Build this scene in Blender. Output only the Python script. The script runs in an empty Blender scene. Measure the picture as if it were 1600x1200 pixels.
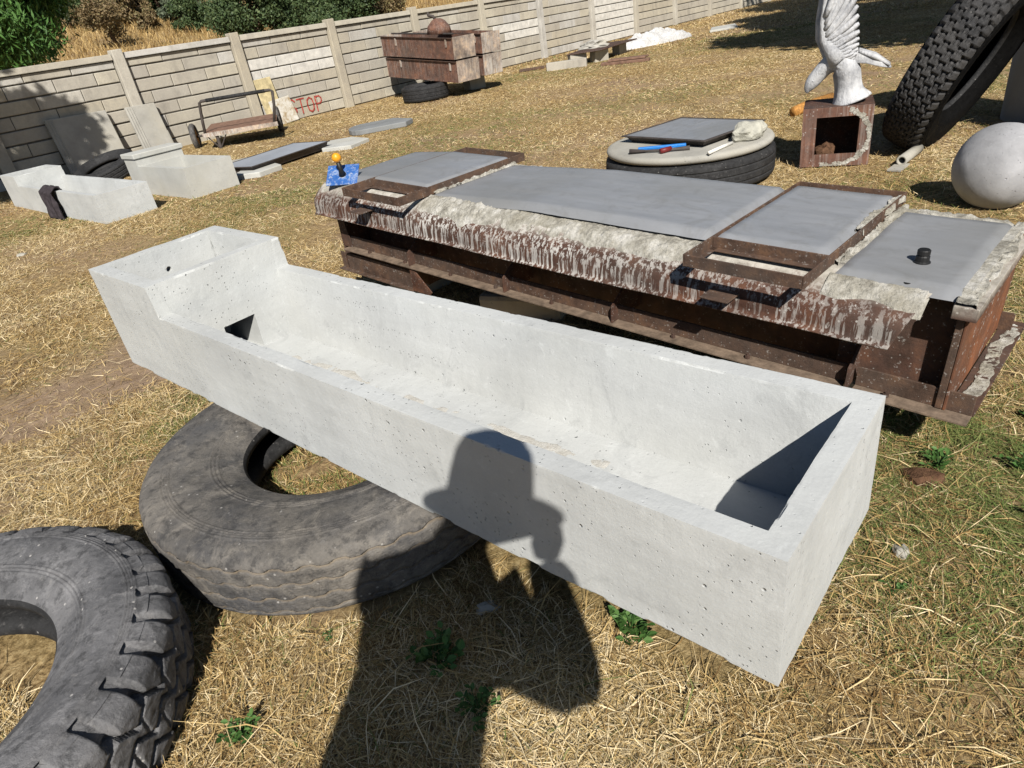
import bpy, bmesh, math, random
import numpy as np
from mathutils import Vector, Matrix, Euler, noise as mnoise

R = math.radians
random.seed(7)
rng = np.random.default_rng(11)
scene = bpy.context.scene
COL = scene.collection

# ------------------------------------------------------------------ camera, sky, sun, exposure
EYE = 1.55
cam_d = bpy.data.cameras.new('camera'); cam = bpy.data.objects.new('camera', cam_d); COL.objects.link(cam)
cam_d.sensor_width = 36.0; cam_d.lens = 36.0 * 1039.9 / 1600.0
cam_d.clip_start = 0.05; cam_d.clip_end = 2000.0
pitch, roll = R(29.33), R(-9.21)
fw = Vector((0, math.cos(pitch), -math.sin(pitch))); rt = Vector((1, 0, 0)); up = rt.cross(fw)
r2 = math.cos(roll) * rt + math.sin(roll) * up; u2 = -math.sin(roll) * rt + math.cos(roll) * up
m3 = Matrix((r2, u2, -fw)).transposed()
cam.matrix_world = Matrix.Translation((0, 0, EYE)) @ m3.to_4x4()
scene.camera = cam

SUN_EL, SUN_AZ = R(40.5), R(177.0)          # azimuth clockwise from +Y, where the sun stands
to_sun = Vector((math.sin(SUN_AZ) * math.cos(SUN_EL), math.cos(SUN_AZ) * math.cos(SUN_EL), math.sin(SUN_EL)))
w = bpy.data.worlds.new('World'); scene.world = w; w.use_nodes = True
wn = w.node_tree.nodes; wl = w.node_tree.links
sky = wn.new('ShaderNodeTexSky'); sky.sky_type = 'NISHITA'; sky.sun_disc = False
sky.sun_elevation = SUN_EL; sky.sun_rotation = SUN_AZ
sky.air_density = 0.85; sky.dust_density = 0.3; sky.ozone_density = 1.0
wl.new(sky.outputs[0], wn['Background'].inputs[0]); wn['Background'].inputs[1].default_value = 0.05
sun_d = bpy.data.lights.new('sun', 'SUN'); sun_d.energy = 5.0; sun_d.angle = R(0.55); sun_d.color = (1.0, 0.955, 0.89)
sun = bpy.data.objects.new('sun', sun_d); COL.objects.link(sun)
sun.rotation_euler = (-to_sun).to_track_quat('-Z', 'Y').to_euler(); sun.location = (0, -20, 20)
scene.view_settings.view_transform = 'Standard'; scene.view_settings.look = 'None'
scene.view_settings.exposure = 0.36; scene.view_settings.gamma = 1.0; scene.view_settings.use_curve_mapping = False
scene.render.engine = 'CYCLES'
scene.cycles.max_bounces = 6; scene.cycles.diffuse_bounces = 1; scene.cycles.transparent_max_bounces = 8
scene.cycles.use_denoising = True

# ------------------------------------------------------------------ helpers
def put(name, data, parent=None, loc=None, rot=None):
    o = bpy.data.objects.new(name, data); COL.objects.link(o)
    if parent is not None: o.parent = parent
    if loc is not None: o.location = loc
    if rot is not None: o.rotation_euler = rot
    return o
def tag(o, label=None, cat=None, group=None, kind=None):
    if label: o['label'] = label
    if cat: o['category'] = cat
    if group: o['group'] = group
    if kind or cat: o['kind'] = kind or 'thing'
    return o
def thing(name, label, cat, loc=(0, 0, 0), rot=(0, 0, 0), group=None):
    return tag(put(name, None, None, loc, rot), label, cat, group)

class MB:
    """collects polygons; build() links them as one mesh object"""
    def __init__(s): s.v = []; s.f = []; s.m = Matrix.Identity(4)
    def add(s, vs, fs):
        n = len(s.v)
        s.v += [tuple(s.m @ Vector(p)) for p in vs]; s.f += [tuple(i + n for i in f) for f in fs]; return s
    def box(s, x0, x1, y0, y1, z0, z1):
        return s.add([(x0,y0,z0),(x1,y0,z0),(x1,y1,z0),(x0,y1,z0),(x0,y0,z1),(x1,y0,z1),(x1,y1,z1),(x0,y1,z1)],
              [(0,3,2,1),(4,5,6,7),(0,1,5,4),(1,2,6,5),(2,3,7,6),(3,0,4,7)])
    def hexa(s, lo, hi):          # two quads, bottom then top, both counter-clockwise from above
        return s.add(list(lo) + list(hi), [(0,3,2,1),(4,5,6,7),(0,1,5,4),(1,2,6,5),(2,3,7,6),(3,0,4,7)])
    def prism(s, poly, axis, a, b):   # poly of 2D points extruded along an axis from a to b
        n = len(poly)
        def P(p, t):
            return {'x': (t, p[0], p[1]), 'y': (p[0], t, p[1]), 'z': (p[0], p[1], t)}[axis]
        return s.add([P(p, a) for p in poly] + [P(p, b) for p in poly],
              [tuple(range(n))[::-1], tuple(range(n, 2*n))] + [(i, (i+1) % n, n + (i+1) % n, n + i) for i in range(n)])
    def tube(s, pts, rad, n=10, cap=True):
        pts = [Vector(p) for p in pts]
        rad = rad if isinstance(rad, (list, tuple)) else [rad] * len(pts)
        rings = []; prev = None
        for i, p in enumerate(pts):
            d = (pts[min(i+1, len(pts)-1)] - pts[max(i-1, 0)]).normalized()
            if prev is None:
                a = d.orthogonal().normalized()
            else:
                a = (prev - d * prev.dot(d)).normalized()
            prev = a; b = d.cross(a)
            rings.append([p + (a * math.cos(2*math.pi*k/n) + b * math.sin(2*math.pi*k/n)) * rad[i] for k in range(n)])
        vs = [v for r in rings for v in r]; fs = []
        for i in range(len(rings) - 1):
            for k in range(n):
                fs.append((i*n+k, i*n+(k+1) % n, (i+1)*n+(k+1) % n, (i+1)*n+k))
        if cap: fs += [tuple(range(n))[::-1], tuple((len(rings)-1)*n + k for k in range(n))]
        return s.add(vs, fs)
    def lathe(s, prof, n=32, close=False):   # prof of (r, z)
        vs = []; fs = []; m = len(prof)
        for k in range(n):
            a = 2*math.pi*k/n
            vs += [(r*math.cos(a), r*math.sin(a), z) for r, z in prof]
        for k in range(n):
            for j in range(m if close else m-1):
                j2 = (j+1) % m
                fs.append((k*m+j, ((k+1) % n)*m+j, ((k+1) % n)*m+j2, k*m+j2))
        return s.add(vs, fs)
    def loft(s, rings, cap=True):
        n = len(rings[0]); vs = [v for r in rings for v in r]; fs = []
        for i in range(len(rings)-1):
            for k in range(n):
                fs.append((i*n+k, i*n+(k+1) % n, (i+1)*n+(k+1) % n, (i+1)*n+k))
        if cap: fs += [tuple(range(n))[::-1], tuple((len(rings)-1)*n + k for k in range(n))]
        return s.add(vs, fs)
    def mesh(s, name, mat=None, smooth=False):
        me = bpy.data.meshes.new(name); me.from_pydata(s.v, [], s.f); me.update()
        if mat: me.materials.append(mat)
        if smooth: me.polygons.foreach_set('use_smooth', [True]*len(me.polygons))
        return me
    def build(s, name, mat, parent=None, smooth=False, bevel=0, loc=None, rot=None, fix=True):
        me = s.mesh(name, mat, smooth)
        if fix:
            bm = bmesh.new(); bm.from_mesh(me); bmesh.ops.recalc_face_normals(bm, faces=bm.faces); bm.to_mesh(me); bm.free()
        o = put(name, me, parent, loc, rot)
        if bevel:
            b = o.modifiers.new('bevel', 'BEVEL'); b.width = bevel; b.segments = 2; b.limit_method = 'ANGLE'; b.angle_limit = R(40)
        return o

def grid_mesh(name, V, nu, nv, mat, wrap_u=False, smooth=True, flip=False):
    """V: (nu*nv,3) array, index i*nv+j"""
    iu = np.arange(nu if wrap_u else nu-1); jv = np.arange(nv-1)
    I, J = np.meshgrid(iu, jv, indexing='ij'); I2 = (I+1) % nu
    F = np.stack([I*nv+J, I2*nv+J, I2*nv+J+1, I*nv+J+1], -1).reshape(-1, 4)
    if flip: F = F[:, ::-1]
    return np_mesh(name, V, F, mat, smooth)
def np_mesh(name, V, F, mat, smooth=False):
    me = bpy.data.meshes.new(name); k = F.shape[1]
    me.vertices.add(len(V)); me.vertices.foreach_set('co', np.ascontiguousarray(V, dtype=np.float32).ravel())
    me.loops.add(F.size); me.loops.foreach_set('vertex_index', np.ascontiguousarray(F, dtype=np.int32).ravel())
    me.polygons.add(len(F)); me.polygons.foreach_set('loop_start', np.arange(0, F.size, k, dtype=np.int32))
    me.polygons.foreach_set('use_smooth', np.full(len(F), smooth))
    me.update(); me.validate()
    if mat: me.materials.append(mat)
    return me

def _hash(ix, iy, seed):
    h = (ix.astype(np.int64) * 374761393 + iy.astype(np.int64) * 668265263 + seed * 1274126177) & 0xffffffff
    h = ((h ^ (h >> 13)) * 1274126177) & 0xffffffff
    return ((h ^ (h >> 16)) & 0xffff) / 65535.0
def vnoise(x, y, seed=0):
    x = np.asarray(x, float); y = np.asarray(y, float)
    ix = np.floor(x); iy = np.floor(y); fx = x-ix; fy = y-iy
    fx = fx*fx*(3-2*fx); fy = fy*fy*(3-2*fy)
    a = _hash(ix, iy, seed); b = _hash(ix+1, iy, seed); c = _hash(ix, iy+1, seed); d = _hash(ix+1, iy+1, seed)
    return a + (b-a)*fx + (c-a)*fy + (a-b-c+d)*fx*fy
def fbm(x, y, seed=0, oct=4):
    t = 0; amp = .5; s = 0
    for o in range(oct):
        t = t + amp*vnoise(x*2**o, y*2**o, seed+o); s += amp; amp *= .5
    return t/s

# ------------------------------------------------------------------ materials
class NT:
    def __init__(s, name, rough=.8, spec=.3):
        s.mat = bpy.data.materials.new(name); s.mat.use_nodes = True
        s.n = s.mat.node_tree.nodes; s.l = s.mat.node_tree.links
        s.b = s.n['Principled BSDF']; s.b.inputs['Roughness'].default_value = rough
        s.b.inputs['Specular IOR Level'].default_value = spec
        s.tc = s.n.new('ShaderNodeTexCoord')
        s.obj = s.tc.outputs['Object']
    def val(s, v):
        if hasattr(v, 'links'): return v
        return None
    def setin(s, node, i, v):
        if isinstance(v, bpy.types.NodeSocket): s.l.new(v, node.inputs[i])
        elif v is not None:
            if isinstance(v, (tuple, list)) and len(v) == 3 and node.inputs[i].type == 'RGBA': v = (*v, 1)
            node.inputs[i].default_value = v
    def mapping(s, scale=(1,1,1), rot=(0,0,0), loc=(0,0,0), src=None):
        m = s.n.new('ShaderNodeMapping'); s.l.new(src or s.obj, m.inputs[0])
        m.inputs['Scale'].default_value = scale; m.inputs['Rotation'].default_value = rot; m.inputs['Location'].default_value = loc
        return m.outputs[0]
    def noise(s, scale=5, detail=6, rough=.6, vec=None, dist=0):
        t = s.n.new('ShaderNodeTexNoise'); s.l.new(vec or s.obj, t.inputs['Vector'])
        t.inputs['Scale'].default_value = scale; t.inputs['Detail'].default_value = detail; t.inputs['Roughness'].default_value = rough
        t.inputs['Distortion'].default_value = dist
        return t.outputs['Fac']
    def voro(s, scale=30, vec=None, feature='F1', out='Distance', rnd=1):
        t = s.n.new('ShaderNodeTexVoronoi'); s.l.new(vec or s.obj, t.inputs['Vector']); t.feature = feature
        t.inputs['Scale'].default_value = scale; t.inputs['Randomness'].default_value = rnd
        return t.outputs[out]
    def ramp(s, fac, stops, interp='LINEAR'):
        r = s.n.new('ShaderNodeValToRGB'); s.l.new(fac, r.inputs[0]); r.color_ramp.interpolation = interp
        e = r.color_ramp.elements
        while len(e) < len(stops): e.new(.5)
        for el, (p, c) in zip(e, stops):
            el.position = p; el.color = (*c, 1) if isinstance(c, (tuple, list)) else (c, c, c, 1)
        return r.outputs[0]
    def mix(s, fac, a, b, mode='MIX'):
        m = s.n.new('ShaderNodeMix'); m.data_type = 'RGBA'; m.blend_type = mode
        s.setin(m, 0, fac); s.setin(m, 6, a); s.setin(m, 7, b); return m.outputs[2]
    def math(s, op, a, b=None, c=None, clamp=False):
        m = s.n.new('ShaderNodeMath'); m.operation = op; m.use_clamp = clamp
        s.setin(m, 0, a); s.setin(m, 1, b)
        if c is not None: s.setin(m, 2, c)
        return m.outputs[0]
    def sep(s, vec=None):
        m = s.n.new('ShaderNodeSeparateXYZ'); s.l.new(vec or s.obj, m.inputs[0]); return m.outputs
    def rnd(s):
        m = s.n.new('ShaderNodeObjectInfo'); return m.outputs['Random']
    def attr(s, name):
        m = s.n.new('ShaderNodeAttribute'); m.attribute_name = name; return m.outputs
    def color(s, c): s.setin(s.b, 'Base Color', c)
    def rough(s, r): s.setin(s.b, 'Roughness', r)
    def bump(s, h, dist=.005, strength=1, prev=None):
        b = s.n.new('ShaderNodeBump'); b.inputs['Distance'].default_value = dist; b.inputs['Strength'].default_value = strength
        s.l.new(h, b.inputs['Height'])
        if prev is not None: s.l.new(prev, b.inputs['Normal'])
        s.l.new(b.outputs[0], s.b.inputs['Normal']); return b.outputs[0]

def concrete(name, base, warm=.5, pits=True, dark=.8, stain=.3, mort=0):
    t = NT(name, .88, .25)
    lo = tuple(c*dark for c in base); hi = tuple(min(1, c*1.08) for c in base)
    c = t.ramp(t.noise(2.2, 8, .62), [(.3, lo), (.62, base), (.8, hi)])
    wrm = (base[0]*.98, base[1]*.93, base[2]*.8)
    c = t.mix(t.ramp(t.noise(1.3, 5, .6, t.mapping(loc=(3, 7, 1))), [(.45, 0), (.75, warm)]), c, wrm)
    c = t.mix(t.ramp(t.noise(5, 9, .75, t.mapping(loc=(9, 2, 5)), .6), [(.55, 0), (.66, stain)]), c, tuple(v*.72 for v in base))
    c = t.mix(t.ramp(t.noise(160, 3, .6), [(.3, .22), (.5, 0)]), c, tuple(v*.7 for v in base))
    c = t.mix(t.ramp(t.noise(3, 7, .7, t.mapping(scale=(.5, .5, 5), loc=(2, 6, 3))), [(.5, 0), (.68, .3)]), c, tuple(v*.82 for v in base))
    c = t.mix(t.ramp(t.noise(16, 9, .8, t.mapping(loc=(6, 1, 8)), .5), [(.56, 0), (.66, .35)]), c, tuple(min(1, v*1.22) for v in base))
    nb = t.bump(t.noise(90, 5, .65), .002, .5)
    nb = t.bump(t.noise(9, 4, .6), .005, .35, nb)
    if pits:
        d = t.voro(26); k = t.sep(t.voro(26, out='Color'))[0]
        pit = t.math('MULTIPLY', t.ramp(d, [(.05, 1), (.14, 0)]), t.ramp(k, [(.72, 0), (.76, 1)]))
        d2 = t.voro(70); k2 = t.sep(t.voro(70, out='Color'))[1]
        pit2 = t.math('MULTIPLY', t.ramp(d2, [(.1, 1), (.2, 0)]), t.ramp(k2, [(.7, 0), (.75, .8)]))
        pp = t.math('MAXIMUM', pit, pit2)
        msk = t.ramp(t.noise(3, 3, .5, t.mapping(loc=(5, 5, 5))), [(.42, .1), (.6, 1)])
        pp = t.math('MULTIPLY', pp, msk)
        c = t.mix(t.math('MULTIPLY', pp, .42), c, tuple(v*.45 for v in base))
        nb = t.bump(t.math('MULTIPLY', pp, -1), .006, 1, nb)
    t.color(c)
    return t.mat

def rust(name, base=(.085, .04, .026), white=.45, drips=.7, splash=.5, scale=1.0, dusty=False):
    t = NT(name, .85, .3)
    c = t.ramp(t.noise(9*scale, 8, .7), [(.3, tuple(v*.4 for v in base)), (.5, base), (.72, (base[0]*1.9, base[1]*1.75, base[2]*1.4))])
    c = t.mix(t.ramp(t.noise(2.3*scale, 5, .6, t.mapping(loc=(4, 1, 2))), [(.4, 0), (.7, .6)]), c, (.075, .06, .05))
    cem = (.52, .50, .46)
    if drips:
        n = t.noise(1, 5, .7, t.mapping(scale=(64*scale, 64*scale, 2.6*scale)))
        reg = t.ramp(t.noise(1.3*scale, 3, .5, t.mapping(loc=(1, 8, 3))), [(.36, 0), (.62, 1)])
        d = t.math('MULTIPLY', t.ramp(n, [(.505, 0), (.545, 1)]), reg)
        c = t.mix(t.math('MULTIPLY', d, drips), c, cem)
    if splash:
        s1 = t.ramp(t.noise(30*scale, 6, .75, t.mapping(loc=(2, 2, 9))), [(.6, 0), (.66, 1)])
        s2 = t.ramp(t.voro(55*scale), [(.16, 1), (.24, 0)])
        k = t.ramp(t.sep(t.voro(55*scale, out='Color'))[0], [(.72, 0), (.76, 1)])
        c = t.mix(t.math('MULTIPLY', t.math('MAXIMUM', s1, t.math('MULTIPLY', s2, k)), splash), c, cem)
    if dusty:
        k = t.math('MULTIPLY', t.ramp(t.sep()[2], [(.548, 0), (.597, 1)]), t.ramp(t.noise(11, 7, .7, t.mapping(loc=(6, 6, 1))), [(.32, .25), (.5, .95)]))
        c = t.mix(k, c, t.ramp(t.noise(18, 7, .7), [(.3, (.3, .275, .22)), (.6, (.55, .52, .46))]))
    t.color(c); t.rough(t.ramp(t.noise(14, 4), [(.3, .6), (.7, .95)]))
    t.bump(t.noise(70*scale, 6, .7), .003, .7)
    return t.mat

def rubber(name, base=.035, dust=(.15, .14, .125), amt=.6, specks=.5, groove=0.0):
    t = NT(name, .8, .28)
    b = (base, base, base*1.04)
    c = t.ramp(t.noise(3.2, 8, .65), [(.32, tuple(v*.65 for v in b)), (.68, tuple(v*1.5 for v in b))])
    c = t.mix(t.ramp(t.noise(1.7, 9, .72, t.mapping(loc=(3, 1, 4))), [(.38, 0), (.7, amt)]), c, dust)
    c = t.mix(t.ramp(t.noise(45, 5, .7), [(.58, 0), (.72, specks)]), c, (.22, .21, .2))
    c = t.mix(t.ramp(t.noise(11, 9, .8, t.mapping(loc=(8, 5, 2)), .8), [(.5, 0), (.7, amt*.6)]), c, tuple(v*1.35 for v in dust))
    c = t.mix(t.ramp(t.noise(23, 8, .75, t.mapping(loc=(1, 9, 2))), [(.5, 0), (.62, .6)]), c, tuple(v*.5 for v in b))
    k = t.ramp(t.sep(t.voro(38, out='Color'))[0], [(.86, 0), (.88, 1)])
    c = t.mix(t.math('MULTIPLY', t.ramp(t.voro(38), [(.1, 1), (.18, 0)]), t.math('MULTIPLY', k, specks)), c, (.5, .48, .45))
    c = t.mix(t.math('MULTIPLY', t.attr('groove')[2], groove), c, (.27, .21, .14))
    t.color(c); t.rough(t.ramp(t.noise(8, 5), [(.3, .62), (.7, .92)]))
    nb = t.bump(t.noise(55, 7, .72), .005, .8); t.bump(t.noise(13, 8, .75, None, .6), .012, .55, nb)
    return t.mat

def plain(name, col, rough=.7, spec=.3, var=.25, scale=12, bump=.002, metal=0):
    t = NT(name, rough, spec)
    t.color(t.ramp(t.noise(scale, 6, .65), [(.3, tuple(v*(1-var) for v in col)), (.7, tuple(min(1, v*(1+var)) for v in col))]))
    t.b.inputs['Metallic'].default_value = metal
    t.bump(t.noise(scale*5, 5, .6), bump, .6)
    return t.mat

M = {}
M['trough'] = concrete('pale cast concrete', (.525, .538, .528), warm=.22, stain=.7, dark=.8)
M['trough_far'] = concrete('pale cast concrete far', (.5, .5, .465), warm=.5, stain=.35)
M['slab'] = concrete('weathered slab concrete', (.42, .405, .36), warm=.7, dark=.65)
M['ball'] = concrete('painted grey concrete', (.43, .43, .44), warm=.1, dark=.42, stain=1.0)
M['pipe_conc'] = concrete('grey pipe concrete', (.31, .335, .37), warm=.1, pits=False)  # blue of the edge pipe's skylit shade is mixed into this grey
M['rust'] = rust('rusted steel plate', drips=0, splash=.45, scale=1.5)
M['rust_end'] = rust('smeared rusty end plate', base=(.17, .065, .03), drips=.0, splash=.75, scale=.55)
M['rail_dust'] = plain('dusty steel flange', (.17, .125, .09), .85, .3, .5, 22, .004)
M['rubber_shaded'] = rubber('shade blackened sidewall rubber', .005, (.009, .009, .009), .5, .05)  # near-black colour stands in for shade on the leaning tyre's sidewalls
M['rubber_shaded'].node_tree.nodes['Principled BSDF'].inputs['Specular IOR Level'].default_value = .06
M['rubber_lean'] = rubber('dark block tyre rubber', .028, (.09, .085, .08), .6, .4)
M['rust_skirt'] = rust('cement dripped steel', drips=.95, splash=.65, dusty=True)
M['rust_bar'] = rust('rusted angle iron', base=(.095, .056, .038), drips=0, splash=.4, scale=1.6)
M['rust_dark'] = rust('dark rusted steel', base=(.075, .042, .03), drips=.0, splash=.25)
M['rust_box'] = rust('mould box rust', base=(.15, .075, .052), drips=.22, splash=.45, scale=.7)
M['rust_pale'] = rust('mould end cement', base=(.36, .29, .24), drips=.9, splash=.95)
M['rubber'] = rubber('dusty tyre rubber', .055, (.24, .215, .18), amt=.85, groove=.8)
M['rubber_grey'] = rubber('worn grey tyre rubber', .062, (.27, .265, .265), .85, .8)
M['rubber_black'] = rubber('black tyre rubber', .016, (.06, .06, .06), .5, .35)
M['timber'] = plain('weathered timber', (.2, .12, .085), .9, .2, .45, 9)
M['steel_dark'] = plain('dark steel tube', (.06, .05, .045), .7, .4, .4)
def _smudged():
    t = NT('smudged blue plate', .5, .4); c = t.ramp(t.noise(20, 6, .7), [(.3, (.015, .07, .26)), (.7, (.04, .14, .4))])
    c = t.mix(t.ramp(t.noise(34, 8, .8, None, .8), [(.5, 0), (.64, .8)]), c, (.42, .46, .5)); t.color(c); return t.mat
M['blue'] = _smudged()
def _flaky():
    t = NT('flaking painted board', .9, .2); c = t.ramp(t.noise(7, 8, .75, None, .5), [(.4, (.32, .24, .14)), (.5, (.5, .46, .38)), (.62, (.62, .6, .55))]); t.color(c); t.bump(t.noise(40, 6, .7), .006, .6); return t.mat
M['flaky'] = _flaky()
M['blue_bright'] = plain('bright blue plastic', (.02, .2, .6), .4, .5, .2)
M['orange'] = plain('orange plastic', (.85, .36, .02), .4, .5, .1)
M['orange_rust'] = plain('orange painted timber', (.42, .2, .05), .8, .3, .55, 25)
M['black'] = plain('black plastic', (.012, .012, .012), .5, .4, .2)
M['red'] = plain('dark red plastic', (.14, .015, .015), .5, .4, .2)
M['red_paint'] = plain('red lettering paint', (.42, .075, .06), .9, .15, .45, 16)
M['white'] = plain('off white paint', (.7, .68, .62), .8, .3, .15)
M['yellowish'] = plain('stained board', (.5, .42, .24), .85, .2, .5, 6)
M['leaf_litter'] = plain('brown leaf litter', (.11, .06, .035), .95, .1, .6, 30, .02)
M['slab_grey'] = concrete('damp grey slab', (.24, .25, .25), warm=.1, pits=False, dark=.7)
M['cloth'] = plain('dark grey cloth', (.045, .038, .042), .95, .1, .4, 18, .004)
M['stone'] = plain('rough stone', (.4, .39, .33), .95, .2, .35, 9, .012)
M['crust'] = None

def _crust():
    t = NT('dried mortar crust', .95, .15)
    c = t.ramp(t.noise(14, 8, .7), [(.32, (.17, .155, .125)), (.5, (.40, .38, .325)), (.66, (.6, .58, .53))])
    c = t.mix(t.ramp(t.noise(3.2, 5, .6), [(.5, 0), (.68, .6)]), c, (.28, .255, .19))
    t.color(c); nb = t.bump(t.noise(60, 8, .75), .008, 1); t.bump(t.noise(16, 6, .7), .02, .8, nb); return t.mat
M['crust'] = _crust()
def _wet():
    t = NT('freshly trowelled cement', .5, .45)
    v = t.mapping(scale=(1.2, 6, 1))
    c = t.ramp(t.noise(2.5, 8, .6, v), [(.3, (.215, .223, .236)), (.7, (.275, .283, .297))])
    c = t.mix(t.ramp(t.noise(1.2, 4, .5), [(.4, 0), (.62, .7)]), c, (.20, .2, .193))
    c = t.mix(t.ramp(t.noise(38, 6, .8, t.mapping(scale=(1, 2.5, 1))), [(.63, 0), (.7, .5)]), c, (.36, .355, .33))
    c = t.mix(t.ramp(t.noise(7, 8, .7, t.mapping(loc=(4, 4, 4)), 1.2), [(.5, 0), (.66, .6)]), c, (.185, .185, .18))
    t.color(c); t.rough(t.ramp(t.noise(2, 5, .5, v), [(.3, .38), (.7, .55)]))
    nb = t.bump(t.noise(30, 5, .6, v), .0015, .5); t.bump(t.noise(3, 3, .5), .006, .35, nb); return t.mat
M['wet'] = _wet()
def _brick():
    t = NT('precast fence concrete', .92, .2); r = t.rnd()
    c = t.ramp(r, [(0, (.50, .445, .335)), (.35, (.45, .42, .36)), (.7, (.54, .495, .39)), (1, (.55, .535, .50))])
    c = t.mix(t.ramp(t.noise(2.5, 7, .65), [(.35, .0), (.7, .55)]), c, (.31, .28, .235))
    st = t.noise(1, 5, .7, t.mapping(scale=(4, 4, 1.6)))
    c = t.mix(t.ramp(st, [(.52, 0), (.72, .5)]), c, (.19, .175, .155))
    c = t.mix(t.ramp(t.noise(30, 5, .7), [(.4, .25), (.6, 0)]), c, (.3, .28, .24))
    t.color(c); t.bump(t.noise(45, 6, .7), .006, .7); return t.mat
M['brick'] = _brick()
M['brick_white'] = plain('whitewashed fence block', (.6, .58, .53), .9, .2, .2, 6, .006)
M['fence_back'] = plain('fence joint', (.12, .11, .095), .95, .1)
def _statue():
    t = NT('white painted statue', .8, .25)
    c = t.ramp(t.noise(6, 8, .7), [(.35, (.26, .265, .28)), (.52, (.5, .505, .515)), (.7, (.62, .62, .62))])
    t.color(c); nb = t.bump(t.noise(45, 7, .7), .008, .8); t.bump(t.noise(1, 5, .6, t.mapping(scale=(60, 60, 14))), .012, .7, nb); return t.mat
M['statue'] = _statue()
def _ground():
    t = NT('dry ground', .97, .1)
    soil = t.ramp(t.noise(6, 9, .7), [(.3, (.21, .14, .085)), (.6, (.35, .245, .155)), (.8, (.43, .325, .22))])
    straw = t.ramp(t.noise(34, 8, .8), [(.38, (.10, .064, .03)), (.5, (.34, .235, .11)), (.62, (.56, .42, .22))])
    g = t.ramp(t.noise(.55, 6, .65), [(.34, 0), (.5, 1)])
    c = t.mix(g, soil, straw)
    c = t.mix(t.math('MULTIPLY', t.attr('soil')[2], t.ramp(t.noise(9, 6, .7), [(.3, .55), (.6, 1)])), c, t.ramp(t.noise(12, 8, .7), [(.3, (.25, .17, .11)), (.7, (.42, .305, .21))]))
    gr = t.ramp(t.noise(.33, 5, .6, t.mapping(loc=(7, 3, 0))), [(.55, 0), (.72, .45)])
    c = t.mix(gr, c, (.2, .19, .06))
    t.color(c)
    nb = t.bump(t.noise(40, 8, .8), .02, .8); t.bump(t.noise(7, 5, .6), .03, .5, nb); return t.mat
M['ground'] = _ground()
def _grass():
    t = NT('straw blades', .9, .08)
    a = t.attr('tint')[2]
    c = t.ramp(a, [(0, (.15, .085, .035)), (.22, (.27, .17, .065)), (.5, (.52, .375, .165)), (.78, (.78, .64, .40)), (.82, (.20, .21, .075)), (1, (.09, .14, .035))])
    t.color(c); t.b.inputs['Subsurface Weight'].default_value = 0
    return t.mat
M['grass'] = _grass()
def leafmat(name, cols):
    t = NT(name, .6, .3); a = t.attr('tint')[2]
    n = len(cols); t.color(t.ramp(a, [(i/(n-1), c) for i, c in enumerate(cols)])); return t.mat
M['leaf_pine'] = leafmat('feathery leaves', [(.035, .085, .018), (.065, .15, .03), (.10, .2, .05)])
M['leaf_dark'] = leafmat('dark leaves', [(.025, .045, .018), (.06, .095, .034), (.12, .155, .062)])
M['leaf_grey'] = leafmat('grey green leaves', [(.06, .08, .05), (.1, .125, .075), (.15, .17, .11)])
M['leaf_dry'] = leafmat('dry brown leaves', [(.13, .09, .045), (.22, .16, .08), (.16, .15, .06)])
M['leaf_weed'] = leafmat('weed leaves', [(.03, .075, .015), (.055, .125, .025), (.10, .18, .05)])
M['bark'] = plain('bark', (.13, .09, .06), .95, .1, .4, 14, .01)
# ------------------------------------------------------------------ ground (one sheet to the horizon)
FY = R(45.6); FD = Vector((math.cos(FY), math.sin(FY), 0)); FN = Vector((-math.sin(FY), math.cos(FY), 0)); FP = 14.15
def gz(x, y):
    x = np.asarray(x, float); y = np.asarray(y, float)
    p = FN.x*x + FN.y*y
    z = .06*np.exp(-((x+6.6)**2 + (y-13.4)**2)/(2*2.2**2))
    q = np.clip(p-15.0, 0, None)
    z = z + .13*q*np.clip(q/4, 0, 1)
    near = np.exp(-((x**2 + y**2)/14**2))
    z = z + (fbm(x*1.1, y*1.1, 3, 4)-.5)*.05*near + (fbm(x*7, y*7, 9, 3)-.5)*.022*near - .004
    return z
def soil_mask(x, y):
    x = np.asarray(x, float); y = np.asarray(y, float)
    def blob(cx, cy, a, sx, sy):
        c, s_ = math.cos(a), math.sin(a); u = ((x-cx)*c + (y-cy)*s_)/sx; v = (-(x-cx)*s_ + (y-cy)*c)/sy; return np.exp(-.5*(u*u+v*v))
    def rut(x0, y0, x1, y1, wd):
        L = math.hypot(x1-x0, y1-y0); dx, dy = (x1-x0)/L, (y1-y0)/L; u = (x-x0)*dx+(y-y0)*dy; v = -(x-x0)*dy+(y-y0)*dx
        return np.exp(-.5*((v + .25*np.sin(u*.8))/wd)**2)*np.clip(u/1.5, 0, 1)*np.clip((L-u)/2, 0, 1)
    m_ = 1.9*blob(-2.75, 3.3, .45, .75, .24) + 1.3*blob(-2.15, 4.3, 1.1, .6, .24) + .7*blob(-4.2, 6.9, -.4, 1.2, .3) + .55*rut(.4, 11.6, 8.5, 7.2, .3) + .5*rut(.8, 13.9, 11, 8.6, .32) + .6*blob(1.5, 8.2, .3, 1.0, .35) + .8*blob(-.75, 2.2, 0, .3, .3)
    return np.clip(m_*(.45 + 1.1*fbm(x*3, y*3, 77, 3)), 0, 1)
def _axis(lo, hi, c, n):      # denser near c
    t = np.linspace(-1, 1, n); k = np.sinh(t*4.2)/np.sinh(4.2)
    return np.where(k < 0, c + (c-lo)*k, c + (hi-c)*k)
gx = _axis(-400, 400, 0, 501); gy = _axis(-60, 500, 4, 501)
GX, GY = np.meshgrid(gx, gy, indexing='ij')
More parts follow.
